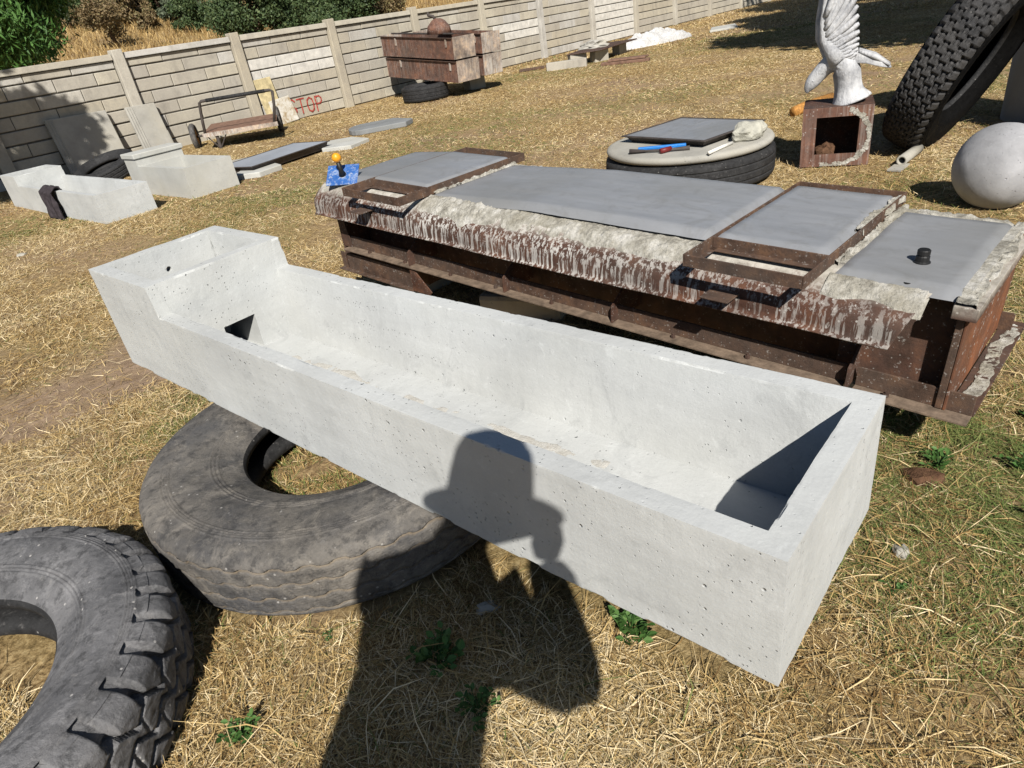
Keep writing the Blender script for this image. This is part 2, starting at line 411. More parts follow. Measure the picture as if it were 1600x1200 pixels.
ground = put('ground', grid_mesh('ground', np.stack([GX, GY, gz(GX, GY)], -1).reshape(-1, 3), 501, 501, M['ground']))
tag(ground, 'dry yellowed yard ground with bare soil patches', None, None, 'structure')
_a = ground.data.attributes.new('soil', 'FLOAT', 'POINT'); _a.data.foreach_set('value', soil_mask(GX, GY).ravel().astype(np.float32))
def G(x, y): return float(gz(x, y))

# ------------------------------------------------------------------ precast fence: posts, coping, blocks with open joints
fence = thing('concrete_fence', 'tan precast concrete block fence running along the back of the yard', 'fence', tuple(FD*2.0), (0, 0, FY))
posts = [.75, 3.25, 5.69, 8.05, 10.47, 13.05, 15.57, 18.18, 20.93, 23.7, 26.6, 29.6, 32.7, 35.9]
FTOP = 1.80
def fence_z(s): return G(*(FD*s + FN*(FP-.1)).to_2d()) if True else 0
for s in posts:
    z0 = -.15; wv = .105
    m = MB(); m.hexa([(s-2-wv, FP-.10, z0), (s-2+wv, FP-.10, z0), (s-2+wv, FP+.12, z0), (s-2-wv, FP+.12, z0)],
                     [(s-2-wv*.9, FP-.085, FTOP+.06), (s-2+wv*.9, FP-.085, FTOP+.06), (s-2+wv*.9, FP+.11, FTOP+.06), (s-2-wv*.9, FP+.11, FTOP+.06)])
    m.build('post', M['brick'], fence, bevel=.012)
rows = [(1.555, 1.70)] + [(1.555 - .222*(k+1), 1.555 - .222*k) for k in range(7)]
for i in range(len(posts)-1):
    a, b = posts[i] + .105, posts[i+1] - .105
    MB().box(a-2-.03, b-2+.03, FP+.022, FP+.06, -.15, 1.70).build('panel_back', M['fence_back'], fence)
    m = MB(); sg = random.uniform(-.006, .006)
    m.hexa([(a-2, FP-.05, 1.70), (b-2, FP-.05, 1.70), (b-2, FP+.07, 1.70), (a-2, FP+.07, 1.70)],
           [(a-2, FP-.03, FTOP+sg), (b-2, FP-.03, FTOP), (b-2, FP+.05, FTOP), (a-2, FP+.05, FTOP+sg)])
    m.build('coping', M['brick'], fence, bevel=.01)
    for r, (z0, z1) in enumerate(rows):
        L = b-a
        if i <= 7:
            third = L/3
            cuts = [0, third, 2*third, L] if r % 2 == 0 else [0, third*.5, third*1.5, third*2.5, L]
            if r % 4 == 3: cuts = [0, third*.4, third*1.4, third*2.4, L]
            cuts = [cuts[0]] + [c + random.uniform(-.03, .03) for c in cuts[1:-1]] + [cuts[-1]]
        else: cuts = [0, L]
        for c0, c1 in zip(cuts[:-1], cuts[1:]):
            g = .016; ch = .009; pr = random.uniform(-.006, .006); dz = random.uniform(-.003, .003)
            x0, x1 = a-2+c0+g*.42, a-2+c1-g*.42; lo, hi = z0+g+dz, z1-g*.6+dz
            m = MB()
            m.add([(x0, FP+.03, lo), (x1, FP+.03, lo), (x1, FP+.03, hi), (x0, FP+.03, hi),
                   (x0, FP+pr+.006, lo), (x1, FP+pr+.006, lo), (x1, FP+pr+.006, hi), (x0, FP+pr+.006, hi),
                   (x0+ch, FP+pr, lo+ch), (x1-ch, FP+pr, lo+ch), (x1-ch, FP+pr, hi-ch), (x0+ch, FP+pr, hi-ch)],
                  [(0,1,2,3), (4,5,1,0), (5,6,2,1), (6,7,3,2), (7,4,0,3), (8,9,5,4), (9,10,6,5), (10,11,7,6), (11,8,4,7), (8,11,10,9)])
            m.build('brick', M['brick_white'] if (i == 8 or (i == 3 and r in (2, 3)) or (i == 6 and r in (3, 4) and c0 > .3)) else M['brick'], fence)
# hand-painted word on the fence
def stroke_letter(name, polys, s0, z0, wd, ht):
    m = MB(); th = .030
    for poly in polys:
        for p, q in zip(poly[:-1], poly[1:]):
            p = Vector((s0 + p[0]*wd, z0 + p[1]*ht)); q = Vector((s0 + q[0]*wd, z0 + q[1]*ht))
            d = (q-p).normalized(); nrm = Vector((-d.y, d.x))*th*.5; p = p - d*th*.35; q = q + d*th*.35
            pts = [p-nrm, q-nrm, q+nrm, p+nrm]
            m.add([(v.x-2, FP-.0105, v.y) for v in pts] + [(v.x-2, FP-.0085, v.y) for v in pts],
                  [(0,1,2,3), (7,6,5,4), (0,4,5,1), (1,5,6,2), (2,6,7,3), (3,7,4,0)])
    return m.build(name, M['red_paint'], fence)
S_ = [[(.95,.85),(.7,1),(.3,1),(.05,.85),(.05,.65),(.3,.53),(.7,.47),(.95,.35),(.95,.15),(.7,0),(.3,0),(.05,.15)]]
T_ = [[(0,1),(1,1)],[(.5,1),(.5,0)]]
O_ = [[(.5,1),(.15,.85),(.05,.5),(.15,.15),(.5,0),(.85,.15),(.95,.5),(.85,.85),(.5,1)]]
P_ = [[(.1,0),(.1,1),(.7,1),(.95,.85),(.95,.65),(.7,.5),(.1,.5)]]
for k, (L_, s0) in enumerate(((S_, 8.86), (T_, 9.10), (O_, 9.34), (P_, 9.57))):
    stroke_letter('letter', L_, s0, .12 - .012*k, .185, .30)

# ------------------------------------------------------------------ trees
def leaf_cloud(centers, radii, n, size, drop=0, elong=1.6, squash=.8, seed=0):
    r = np.random.default_rng(seed); centers = np.array(centers, float); radii = np.array(radii, float)
    k = r.choice(len(centers), n, p=radii**2/np.sum(radii**2))
    d = r.normal(size=(n, 3)); d /= np.linalg.norm(d, axis=1)[:, None]
    rad = radii[k]*(r.random(n)**.42)*(.75 + .5*r.random(n))
    c = centers[k] + d*rad[:, None]*np.array([1, 1, squash])
    a = r.normal(size=(n, 3)); a[:, 2] -= drop; a /= np.linalg.norm(a, axis=1)[:, None]
    b = np.cross(a, r.normal(size=(n, 3))); b /= np.linalg.norm(b, axis=1)[:, None]
    s = size*(.6 + .8*r.random(n))[:, None]
    A = a*s*elong*.5; B = b*s*.5
    V = np.stack([c-A, c+B*.9, c+A, c-B*.9], 1).reshape(-1, 3)
    F = np.arange(4*n).reshape(n, 4)
    tint = np.repeat(np.clip(.5 + .22*r.normal(size=n) + .25*(r.random(len(centers))[k]-.5), 0, 1), 4)
    return V, F, tint
def leaf_obj(name, V, F, tint, mat, parent):
    me = np_mesh(name, V, F, mat)
    at = me.attributes.new('tint', 'FLOAT', 'POINT'); at.data.foreach_set('value', tint.astype(np.float32))
    return put(name, me, parent)
def tree(label, x, y, h, crown_r, crown_z, n, size, mat, name='tree', clumps=26, trunk=.16, drop=0, elong=1.6, group='trees beyond the fence', seed=1, squash=.85, cat='tree'):
    z = G(x, y); t = thing(name, label, cat, (x, y, z-.05), (0, 0, 0), group)
    r = np.random.default_rng(seed)
    m = MB(); bend = r.normal(0, .25, 2)
    top = Vector((bend[0], bend[1], crown_z + crown_r*.3))
    m.tube([(0, 0, 0), (bend[0]*.2, bend[1]*.2, crown_z*.4), tuple(top*.75), tuple(top)], [trunk*1.25, trunk, trunk*.7, trunk*.3], 9)
    cs = []; rs = []
    for k in range(clumps):
        d = r.normal(size=3); d /= np.linalg.norm(d); rad = crown_r*(.35 + .6*r.random())
        c = np.array([bend[0], bend[1], crown_z]) + d*rad*np.array([1, 1, squash])
        c[2] = max(c[2], crown_r*.25)
        cs.append(c); rs.append(crown_r*(.2 + .2*r.random()))
        if k % 2 == 0:
            st = top*(.35 + .4*r.random())
            mid = (st + Vector(c))*.5 + Vector((0, 0, .1*crown_r))
            m.tube([tuple(st), tuple(mid), tuple(c)], [trunk*.4, trunk*.22, trunk*.08], 6)
    m.build('trunk', M['bark'], t, smooth=True)
    leaf_obj('crown', *leaf_cloud(cs, rs, n, size, drop, elong, .85, seed+50), mat, t)
    return t
def at(az, d): return (d*math.sin(R(az)), d*math.cos(R(az)))
tree('tall feathery bright green tree at the picture\'s left edge beyond the fence', *at(-30.6, 24), 7, 2.5, 2.9, 90000, .045, M['leaf_pine'], clumps=60, drop=1.2, elong=4.5, seed=3)
tree('thin half-dry grey brown shrub beside the feathery green tree', *at(-23.4, 36), 4, 1.25, 1.5, 9000, .055, M['leaf_dry'], 'shrub', 18, .08, seed=5, cat='shrub')
tree('pale grey green tree rising behind the half-dry shrub', *at(-21.8, 52), 6, 2.2, 2.1, 16000, .11, M['leaf_grey'], seed=6)
tree('low reddish brown bush left of the round dark bush', *at(-20.4, 41), 3, .7, .5, 5000, .06, M['leaf_dry'], 'bush', 14, .07, seed=8, cat='bush')
tree('round dark green bush on the grassy rise', *at(-18.0, 39), 4, 1.0, .8, 14000, .065, M['leaf_dark'], 'bush', 22, .1, seed=9, cat='bush')
tree('grey green tree standing farthest back on the rise', *at(-18.0, 60), 7, 2.6, 2.2, 16000, .13, M['leaf_grey'], seed=10)
tree('dense dark green tree behind the fence above the cart', *at(-14.3, 31), 5, 1.6, 1.3, 24000, .065, M['leaf_dark'], clumps=36, seed=12)
tree('dense dark tree directly behind the painted fence bay', *at(-10.9, 33), 5, 1.7, 1.2, 24000, .065, M['leaf_dark'], clumps=36, seed=13)
tree('dark tree behind the fence post near the rusty mould stack', *at(-7.6, 34), 5, 1.5, 1.1, 18000, .07, M['leaf_dark'], clumps=30, seed=14)
tree('brownish half-dry tree behind the rusty mould stack', *at(-4.6, 36), 5, 1.4, .9, 12000, .07, M['leaf_dry'], clumps=26, seed=15)
tree('broad grey green tree far behind the dark trees', *at(-12, 56), 8, 3.6, 2.4, 16000, .13, M['leaf_grey'], seed=16)
tree('grey green tree far behind the half-dry tree', *at(-5.2, 60), 8, 3.6, 2.0, 16000, .14, M['leaf_grey'], seed=17)
tree('far grey green tree between the feathery tree and the pale tree', *at(-25.6, 60), 8, 3.4, 2.4, 16000, .13, M['leaf_grey'], seed=18)
far_kinds = [('far grey tree right of the feathery green tree', -25.6, 47, 1.7, 1.4, 'leaf_grey'), ('far dark tree above the half-dry shrub', -23.6, 46, 1.8, 1.5, 'leaf_dark'), ('far brownish tree between the pale tree and the reddish bush', -21.6, 45, 1.2, .9, 'leaf_dry'),
    ('far dark tree above the reddish brown bush', -20.0, 47, 1.8, 1.5, 'leaf_dark'), ('far grey tree left of the round dark bush', -19.0, 44, 1.0, .8, 'leaf_grey'), ('far dark tree above the round dark bush', -17.4, 48, 1.9, 1.5, 'leaf_dark'), ('far brownish tree right of the round dark bush', -16.2, 43, 1.3, 1.0, 'leaf_dry'),
    ('dark tree filling the gap left of the half-dry tree', -6.0, 40, 1.6, 1.0, 'leaf_dark'), ('dark bush behind the tall fence grass by the mould stack', -9.2, 29, 1.0, .7, 'leaf_dark'), ('dry bush rooted behind the painted fence bay', -12.6, 26.5, .6, .35, 'leaf_dry'), ('rusty brown bush peeking over the fence by the white board', -10.2, 25.5, .45, .25, 'leaf_dry')]
for k, (lab, az_, d_, cr_, cz_, mt_) in enumerate(far_kinds): tree(lab, *at(az_, d_), 4, cr_, cz_, 12000, .085 if d_ > 40 else .05, M[mt_], clumps=26, trunk=.08, seed=70+k)
# trees beside the yard that shade the fence's left end and the far corner
shade = 'trees standing round the yard'
tree('leafy tree standing left of the yard and shading the fence', -7.9, 7.6, 6, 2.0, 4.6, 12000, .13, M['leaf_dark'], seed=21, group=shade, clumps=20)
tree('broad tree standing right of the yard and shading its corner', 10.9, 8.6, 9, 4.0, 6.7, 34000, .2, M['leaf_dark'], seed=22, group=shade, clumps=24, trunk=.22)
tree('tall tree standing right of the yard near the fence end', 15.6, 20.5, 10, 4.0, 7.2, 26000, .22, M['leaf_dark'], seed=23, group=shade, clumps=24, trunk=.25)
tree('tall tree standing behind the yard corner by the fence', 17.6, 25.5, 10, 2.2, 7.6, 9000, .2, M['leaf_dark'], seed=24, group=shade, clumps=20, trunk=.2)

tree('spreading tree standing right of the yard behind the broad tree', 11.6, 13.0, 9, 3.6, 7.2, 26000, .2, M['leaf_dark'], seed=27, group=shade, clumps=24, trunk=.2)
# dry veld grass on the rise beyond the fence
def blades(xs, ys, length, width, flat, tint, seed, lift=0.0, single=False):
    r = np.random.default_rng(seed); n = len(xs)
    zs = gz(xs, ys) + lift
    az = r.random(n)*2*np.pi
    el = np.clip(flat[0] + flat[1]*np.abs(r.normal(size=n)), .02, 1.45)
    d = np.stack([np.cos(az)*np.cos(el), np.sin(az)*np.cos(el), np.sin(el)], 1)
    sd = np.stack([-np.sin(az), np.cos(az), r.normal(size=n)*.5], 1); sd /= np.linalg.norm(sd, axis=1)[:, None]
    L = length*(.45 + 1.1*r.random(n))[:, None]; W = width*(.6 + .8*r.random(n))[:, None]
    b = np.stack([xs, ys, zs], 1)
    bend = np.stack([r.normal(size=n)*.18, r.normal(size=n)*.18, -.10*np.ones(n)], 1)*L
    mid = b + d*L*.55; tip = b + d*L + bend
    tip[:, 2] = np.maximum(tip[:, 2], zs + .004); 
    if single:
        V = np.stack([b-sd*W*.5, b+sd*W*.5, tip+sd*W*.2, tip-sd*W*.2], 1).reshape(-1, 3)
        return V, np.arange(4*n).reshape(n, 4), np.repeat(tint, 4)
    V = np.stack([b-sd*W*.5, b+sd*W*.5, mid+sd*W*.45, mid-sd*W*.45, tip+sd*W*.12, tip-sd*W*.12], 1).reshape(-1, 3)
    i = np.arange(n)*6
    F = np.stack([np.stack([i, i+1, i+2, i+3], 1), np.stack([i+3, i+2, i+4, i+5], 1)], 1).reshape(-1, 4)
    return V, F, np.repeat(tint, 6)
def blade_obj(name, parts, mat):
    off = 0; Vs = []; Fs = []; Ts = []
    for V, F, T in parts:
        Vs.append(V); Fs.append(F+off); Ts.append(T); off += len(V)
    return leaf_obj(name, np.concatenate(Vs), np.concatenate(Fs), np.concatenate(Ts), mat, None)
n = 60000
pp = rng.uniform(14.6, 46, n); ss = rng.uniform(-12, 34, n)
vx = FD.x*ss + FN.x*pp; vy = FD.y*ss + FN.y*pp
vg = blade_obj('tall_dry_grass', [blades(vx, vy, .34, .022, (.8, .35), np.clip(.33 + .13*rng.normal(size=n), .1, .78), 5)], M['grass'])
tag(vg, 'tall pale dry grass on the rise beyond the fence', 'grass', None, 'stuff')
# ------------------------------------------------------------------ main cast trough
def solid(poly_or_mb, name='tmp'):
    me = poly_or_mb.mesh(name); bm = bmesh.new(); bm.from_mesh(me); bmesh.ops.recalc_face_normals(bm, faces=bm.faces); bm.to_mesh(me); bm.free(); return me
def cut_mesh(base, cutters, remesh=0, disp=None):
    """base minus cutters, evaluated to a plain mesh"""
    o = put('tmp_body', base); tmp = [o]
    for c in cutters:
        k = put('tmp_cut', c); tmp.append(k)
        b = o.modifiers.new('b', 'BOOLEAN'); b.operation = 'DIFFERENCE'; b.object = k; b.solver = 'EXACT'
    if remesh:
        r = o.modifiers.new('r', 'REMESH'); r.mode = 'SHARP'; r.octree_depth = 9 if remesh < .01 else 8; r.scale = .96; r.sharpness = 1.0; r.use_remove_disconnected = False; r.use_smooth_shade = False
    bpy.context.view_layer.update()
    dg = bpy.context.evaluated_depsgraph_get(); me = bpy.data.meshes.new_from_object(o.evaluated_get(dg))
    for t in tmp:
        d = t.data; bpy.data.objects.remove(t)
        if d is not me and d.users == 0: bpy.data.meshes.remove(d)
    return me
def taper(a0, a1, b0, b1, c0, A0, A1, B0, B1, c1):
    return solid(MB().hexa([(a0, b0, c0), (a1, b0, c0), (a1, b1, c0), (a0, b1, c0)], [(A0, B0, c1), (A1, B0, c1), (A1, B1, c1), (A0, B1, c1)]))
TL, TW, TD, THB, TLB = 3.127, .629, .352, .130, .590
def trough_mesh():
    body = MB().prism([(-TL, 0), (.006, 0), (0, TD), (-TL+TLB+.011, TD), (-TL+TLB, TD+THB), (-TL, TD+THB)], 'y', 0, TW)
    c1 = taper(-2.501, -.082, .098, .512, .052, -2.5388, -.0477, .041, .594, .49)
    c2 = taper(-3.062, -2.615, .085, .545, .27, -3.085, -2.588, .055, .575, .60)
    c3 = solid(MB().hexa([(-2.80, .222, .0525), (-2.44, .222, .0525), (-2.44, .372, .0525), (-2.80, .372, .0525)], [(-2.72, .232, .206), (-2.44, .232, .206), (-2.44, .385, .206), (-2.72, .385, .206)]))
    h = MB(); h.m = Matrix.Translation((-3.09, .313, .372)) @ Matrix.Rotation(R(90), 4, 'Y'); h.lathe([(0, -.09), (.013, -.09), (.013, .09), (0, .09)], 20)
    me = cut_mesh(solid(body), [c1, c2, c3, solid(h)], .0075)
    n = len(me.vertices); co = np.empty(n*3, np.float32); me.vertices.foreach_get('co', co); co = co.reshape(-1, 3)
    nr = np.empty(n*3, np.float32); me.vertices.foreach_get('normal', nr); nr = nr.reshape(-1, 3)
    x, y, z = co[:, 0]+10, co[:, 1]+10, co[:, 2]+10
    d = (fbm(x*3, y*3, 31, 3) + fbm(y*3, z*3, 32, 3) + fbm(z*3, x*3, 33, 3) - 1.5)*.002 + (fbm(x*24, y*24, 37, 3) + fbm(y*24, z*24, 38, 3) + fbm(z*24, x*24, 39, 3) - 1.5)*.0011
    edge = np.clip((.93 - np.max(np.abs(nr), axis=1))/.1, 0, 1)
    rim = (co[:, 2] > TD-.02) | (co[:, 1] < .012) | (co[:, 1] > TW-.012) | (co[:, 0] > -.012) | (co[:, 0] < -TL+.012)
    edge = edge*rim*~((co[:, 2] < TD+.02) & (co[:, 0] < -2.46) & (co[:, 0] > -2.56) & (co[:, 1] > .03) & (co[:, 1] < TW-.03))
    chip = np.clip((fbm(x*11+z*5, y*11+z*7, 51, 4)-.60)/.14, 0, 1)
    d = d - edge*(chip*.005 + .0008*fbm(x*40, y*40+z*40, 53, 2))
    co += nr*d[:, None]; me.vertices.foreach_set('co', co.ravel()); me.update()
    return me
tmesh = trough_mesh(); tmesh.materials.clear(); tmesh.materials.append(M['trough'])
TROUGH_LOC = (.4354, .8511, .27); TROUGH_ROT = (.0057, .0126, R(-44.1))
tr = thing('concrete_trough', 'long pale cast concrete trough with end box resting on the nearest pair of tyres', 'trough', TROUGH_LOC, TROUGH_ROT)
put('body', tmesh, tr)
# settled grit and dried scum on the trough floor
def lump_strip(name, a0, a1, b0, b1, c, amp, nu, nv, mat, parent, seed, edge=.02, curve=None):
    a = np.linspace(a0, a1, nu); b = np.linspace(b0, b1, nv); A, B = np.meshgrid(a, b, indexing='ij')
    u = np.linspace(0, 1, nu)[:, None]; v = np.linspace(0, 1, nv)[None, :]
    Bw = B + (fbm(A*9, B*0+seed, seed, 3)-.5)*edge*2*np.where(v < .5, -(1-2*v), (2*v-1))
    H = (.55*fbm(A*26, B*26, seed, 4)**1.3 + .45*fbm(A*80, B*80, seed+9, 3))*amp*np.clip(.35 + 1.3*fbm(A*5, B*5, seed+4, 2), 0, 1.2)
    base = c if curve is None else curve(B)
    fall = np.minimum(1, np.minimum(np.minimum(v*6, (1-v)*6), np.minimum(u*nu/3, (1-u)*nu/3)))
    Z = base + H*fall - .012*(1-fall)
    return put(name, grid_mesh(name, np.stack([A, Bw, Z], -1).reshape(-1, 3), nu, nv, mat), parent)
def _grit():
    t = NT('floor grit', .95, .1)
    t.color(t.ramp(t.noise(26, 8, .75), [(.35, (.46, .44, .39)), (.6, (.58, .565, .52)), (.75, (.4, .34, .25))]))
    t.bump(t.noise(70, 7, .8), .006, 1); return t.mat
lump_strip('floor_grit', -2.44, -.62, .16, .44,   .0475, .008, 160, 26, _grit(), tr, 5, .03)

# ------------------------------------------------------------------ tyres
def tyre(name, label, Rr, wd, rh, style, mat, loc, rot=(0, 0, 0), N=420, side=None, group='used tyres in the yard', zh=.06, seed=0, dent=0.0):
    """axis = local z, mid-plane at z=0; parts: tread band, two sidewalls, two inner beads"""
    hw = wd/2; bead = hw - zh
    t = thing(name, label, 'tyre', loc, rot, group)
    th = np.linspace(0, 2*np.pi, N, endpoint=False)
    r = np.random.default_rng(seed)
    def ringmesh(pname, prof, fn=None, flip=False, m=mat):
        prof = np.array(prof, float); TH = th[:, None]; rr = np.repeat(prof[:, 0][None], N, 0); zz = np.repeat(prof[:, 1][None], N, 0)
        if fn is not None:
            dr, dz = fn(TH, prof[None, :, 0], prof[None, :, 1]); rr = rr + dr; zz = zz + dz
        rr = rr*(1 + dent*np.cos(2*TH+.6))
        gv = np.clip(-dr*110 - .6, 0, 1)*np.ones_like(rr) if fn is not None else np.zeros_like(rr)
        V = np.stack([rr*np.cos(TH), rr*np.sin(TH), zz], -1).reshape(-1, 3)
        me = grid_mesh(pname, V, N, prof.shape[0], m, True, True, flip)
        if style == 'rib' and pname == 'tread':
            at_ = me.attributes.new('groove', 'FLOAT', 'POINT'); at_.data.foreach_set('value', gv.ravel().astype(np.float32))
        return put(pname, me, t)
    # tread band: z from -hw*.86 to hw*.86, slight crown, rounded shoulders
    nz = 110; zt = np.linspace(-hw*.94, hw*.94, nz)
    prof = [(Rr - .05*(abs(z)/(hw*.94))**9 - .004*(z/hw)**2, z) for z in zt]
    def rib(TH, rr, z):
        d = 0*TH*z
        for k, zc in enumerate((-.62, -.22, .2, .6)):
            zz = zc*hw + .0055*np.clip(1.6*np.sin(TH*46 + k*1.7), -1, 1)
            d = d - .016*np.exp(-((z-zz)/(.004))**4)*(.55+.45*fbm(TH*4, z*0+k, 12, 2)*2)
        sip = np.exp(-(np.sin(TH*46*1.5 + z*60)/.12)**2)*.003
        d = d - sip*(np.abs(z) < hw*.8) - .004*fbm(TH*9, z*9+0*TH, 3, 3)
        return d, 0
    def lug(TH, rr, z):
        ncell = 38; u = TH*ncell/(2*np.pi); s = np.sign(z); az = np.abs(z)/hw
        ph = u + .5*(s > 0)
        f = np.abs((ph % 1) - .5)*2          # 0 centre of lug .. 1 gap
        gap = np.clip((f-.68)/.03, 0, 1)*np.clip((az-.52)/.02, 0, 1)
        d = -.034*gap
        for k, zc in enumerate((-.42, 0, .42)):
            zz = zc*hw + .022*(2/np.pi)*np.arcsin(np.sin(TH*ncell + k*2.1))
            d = d - .022*np.exp(-((z-zz)/.0065)**8)
        gx = np.abs(((u*1.0 + .25*np.sign(np.sin(z*40))) % 1) - .5)
        d = d - .012*np.clip((1-gx/.04)*4, 0, 1)*(az < .42)
        d = d - .012*fbm(TH*9, z*22+0*TH, 8, 4)
        return d, 0
    def block(TH, rr, z):
        ncell = 58; u = TH*ncell/(2*np.pi); az = z/hw
        d = 0*TH*z
        rows = (-.78, -.48, -.16, .16, .48, .78)
        for k in range(5):
            zc = (rows[k]+rows[k+1])/2*hw + .011*np.sign(np.sin(TH*ncell + k*np.pi))
            d = d - .02*np.exp(-((z-zc)/.006)**4)
        rowi = np.round((z/hw+.16)/.32)
        gx = np.abs(((u + .5*(np.abs(rowi) % 2)) % 1) - .5)
        wide = np.where(np.abs(az) > .62, .17, .10)
        d = d - np.where(np.abs(az) > .62, .03, .016)*np.clip((1-gx/wide)*7, 0, 1)
        d = d - .007*fbm(TH*7, z*12+0*TH, 8, 3)
        return d, 0
    def worn(TH, rr, z):
        d = -.006*fbm(TH*9, z*16+0*TH, 5, 4)
        for zc in (-.45, 0, .45): d = d - .008*np.exp(-((z-zc*hw)/.006)**4)
        return d, 0
    fn = {'rib': rib, 'lug': lug, 'block': block, 'worn': worn}[style]
    ringmesh('tread', prof, fn, flip=False)
    r_e, z_e = Rr - .05 - .0035, hw*.94
    def sidefn(TH, rr, z):
        d = 0*TH*rr
        k = (rr - rh)/(r_e - rh)
        if style == 'lug':
            u = TH*38/(2*np.pi); f = np.abs(((u + .5*(z > 0)) % 1) - .5)*2
            d = -.03*np.clip((f-.70)/.03, 0, 1)*np.clip((k-.88)/.015, 0, 1)
        if style == 'block':
            u = TH*58/(2*np.pi); f = np.abs(((u) % 1) - .5)
            d = -.028*np.clip((1-f/.17)*7, 0, 1)*np.clip((k-.93)/.015, 0, 1)
        return d*.6, d*np.sign(z)*.35 + np.sign(z)*.0025*(fbm(TH*8, rr*20+0*TH, 4, 3)-.5)
    for sg in (1, -1):
        pr = []
        ns = 90
        for i in range(ns+1):
            q = i/ns                        # from the shoulder (0) to the bead (1)
            rad = r_e + (rh - r_e)*q
            z = z_e + (hw*1.0 - z_e)*math.sin(min(1, q/.32)*math.pi/2) if q < .32 else hw - zh*((q-.32)/.68)**1.9
            for rc in (.12, .15, .18, .21, .66, .70, .74):      # moulded rings
                z += .0045*math.exp(-((q-rc)/.008)**2)
            pr.append((rad, sg*z))
        ringmesh('sidewall', pr, sidefn, flip=(sg < 0), m=side or mat)
        b0 = hw - zh
        pin = [(rh, sg*b0), (rh-.008, sg*(b0-.012)), (rh-.004, sg*(b0-.035)), (rh+.03, sg*(b0-.05)), (rh+.12, sg*(b0-.03)), (Rr-.10, sg*(hw*.62)), (Rr-.055, 0)]
        ringmesh('bead', pin, None, flip=(sg < 0), m=M['rubber_black'])
    return t
tyre('truck_tyre', 'dusty ribbed tyre lying flat under the long pale trough', .722, .275, .36, 'rib', M['rubber'], (-.69, 2.195, .1375), (0, 0, .3), 760, zh=.055, seed=1)
tyre('truck_tyre', 'worn grey lugged tyre lying flat in the near corner', .725, .30, .415, 'lug', M['rubber_grey'], (-1.725, 1.165, .15), (R(-1.5), R(2), .5), 820, zh=.075, seed=2)
p = Vector(TROUGH_LOC) + Matrix.Rotation(R(-44.1), 3, 'Z') @ Vector((-.55, .44, 0))
o = MB().box(-.2, .2, -.1, .1, 0, .272).build('support_block', M['slab'], None, bevel=.02, loc=(p.x, p.y, -.01), rot=(0, 0, R(-44))); tag(o, 'concrete block holding up the near end of the long pale trough', 'block')

# ------------------------------------------------------------------ steel mould full of fresh concrete
MO = thing('steel_mould', 'long rusty steel mould filled with fresh grey concrete behind the pale trough', 'mould', (1.384, 1.701, 0), (0, .044, R(-47.76)))
def mbox(name, mat, *b, bevel=.002, parent=None): return MB().box(*b).build(name, mat, parent or MO, bevel=bevel)
MB().hexa([(-3.47, .23, .115), (-.055, .23, .115), (-.055, .66, .115), (-3.47, .66, .115)], [(-3.47, .19, .585), (-.055, .19, .585), (-.055, .70, .585), (-3.47, .70, .585)]).build('body_wall', M['rust_dark'], MO)  # darker rust chosen here to deepen the shade under the skirt
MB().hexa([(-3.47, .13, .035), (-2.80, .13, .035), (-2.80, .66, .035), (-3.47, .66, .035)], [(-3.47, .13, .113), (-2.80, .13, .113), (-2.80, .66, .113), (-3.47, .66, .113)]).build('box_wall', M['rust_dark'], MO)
mbox('end_plate', M['rust_end'], -.052, -.044, .035, .735, .205, .592)
mbox('end_plate', M['rust'], -3.50, -3.485, .03, .74, .05, .60)
mbox('corner_panel', M['rust'], -.42, -.0765, .10, .19, .207, .585)
mbox('corner_post', M['rust_bar'], -.075, -.0535, .035, .099, .207, .585)
mbox('end_flange', M['rust_dark'], -.042, .035, .056, .82, .196, .204)
# front rail: an angle iron in two lengths
for a0, a1 in ((-3.44, -.362), (-.328, 0.03)):
    m = MB(); m.box(a0, a1, .045, .053, .205, .277); rl = m.build('rail', M['rust_bar'], MO, bevel=.0015)
    MB().box(a0, a1, -.012, .053, .1955, .2045).build('flange', M['rail_dust'], rl, bevel=.0015)
m = MB(); m.box(-3.56, -2.79, .03, .038, .05, .155); m.box(-3.56, -2.79, -.005, .038, .042, .0495); m.build('lower_rail', M['rust_bar'], MO, bevel=.0015)
m = MB(); m.box(-3.44, 0, .72, .73, .205, .275); m.box(-3.44, 0.03, .72, .78, .196, .2045); m.build('rear_rail', M['rust_bar'], MO)
for a in (-.345, -1.35, -2.02, -2.785):      # gusset fins between rail and wall
    m = MB(); m.prism([(.0, .206), (.222, .206), (.205, .40), (.17, .39), (.004, .285)], 'x', a-.004, a+.004); m.build('gusset', M['rust'], MO)
m = MB(); m.prism([(-2.79, .05), (-2.64, .05), (-2.62, .07), (-2.76, .19), (-2.79, .19)], 'y', .0, .008); m.build('gusset', M['rust'], MO)
m = MB(); m.prism([(-3.50, .206), (-3.40, .206), (-3.44, .44), (-3.50, .44)], 'y', .03, .038); m.build('gusset', M['rust_dark'], MO)
for a in (-3.2, -2.85, -2.45, -2.1, -1.72, -1.36, -1.05, -.72, -.22):
    m = MB(); m.m = Matrix.Translation((a, .022, .2045)); m.lathe([(0, .013), (.0105, .013), (.0105, 0), (0, 0)], 6); m.m = Matrix.Translation((a, .022, .2175)); m.lathe([(0, .007), (.005, .007), (.005, 0)], 8)
    m.build('bolt', M['rust_dark'], MO)
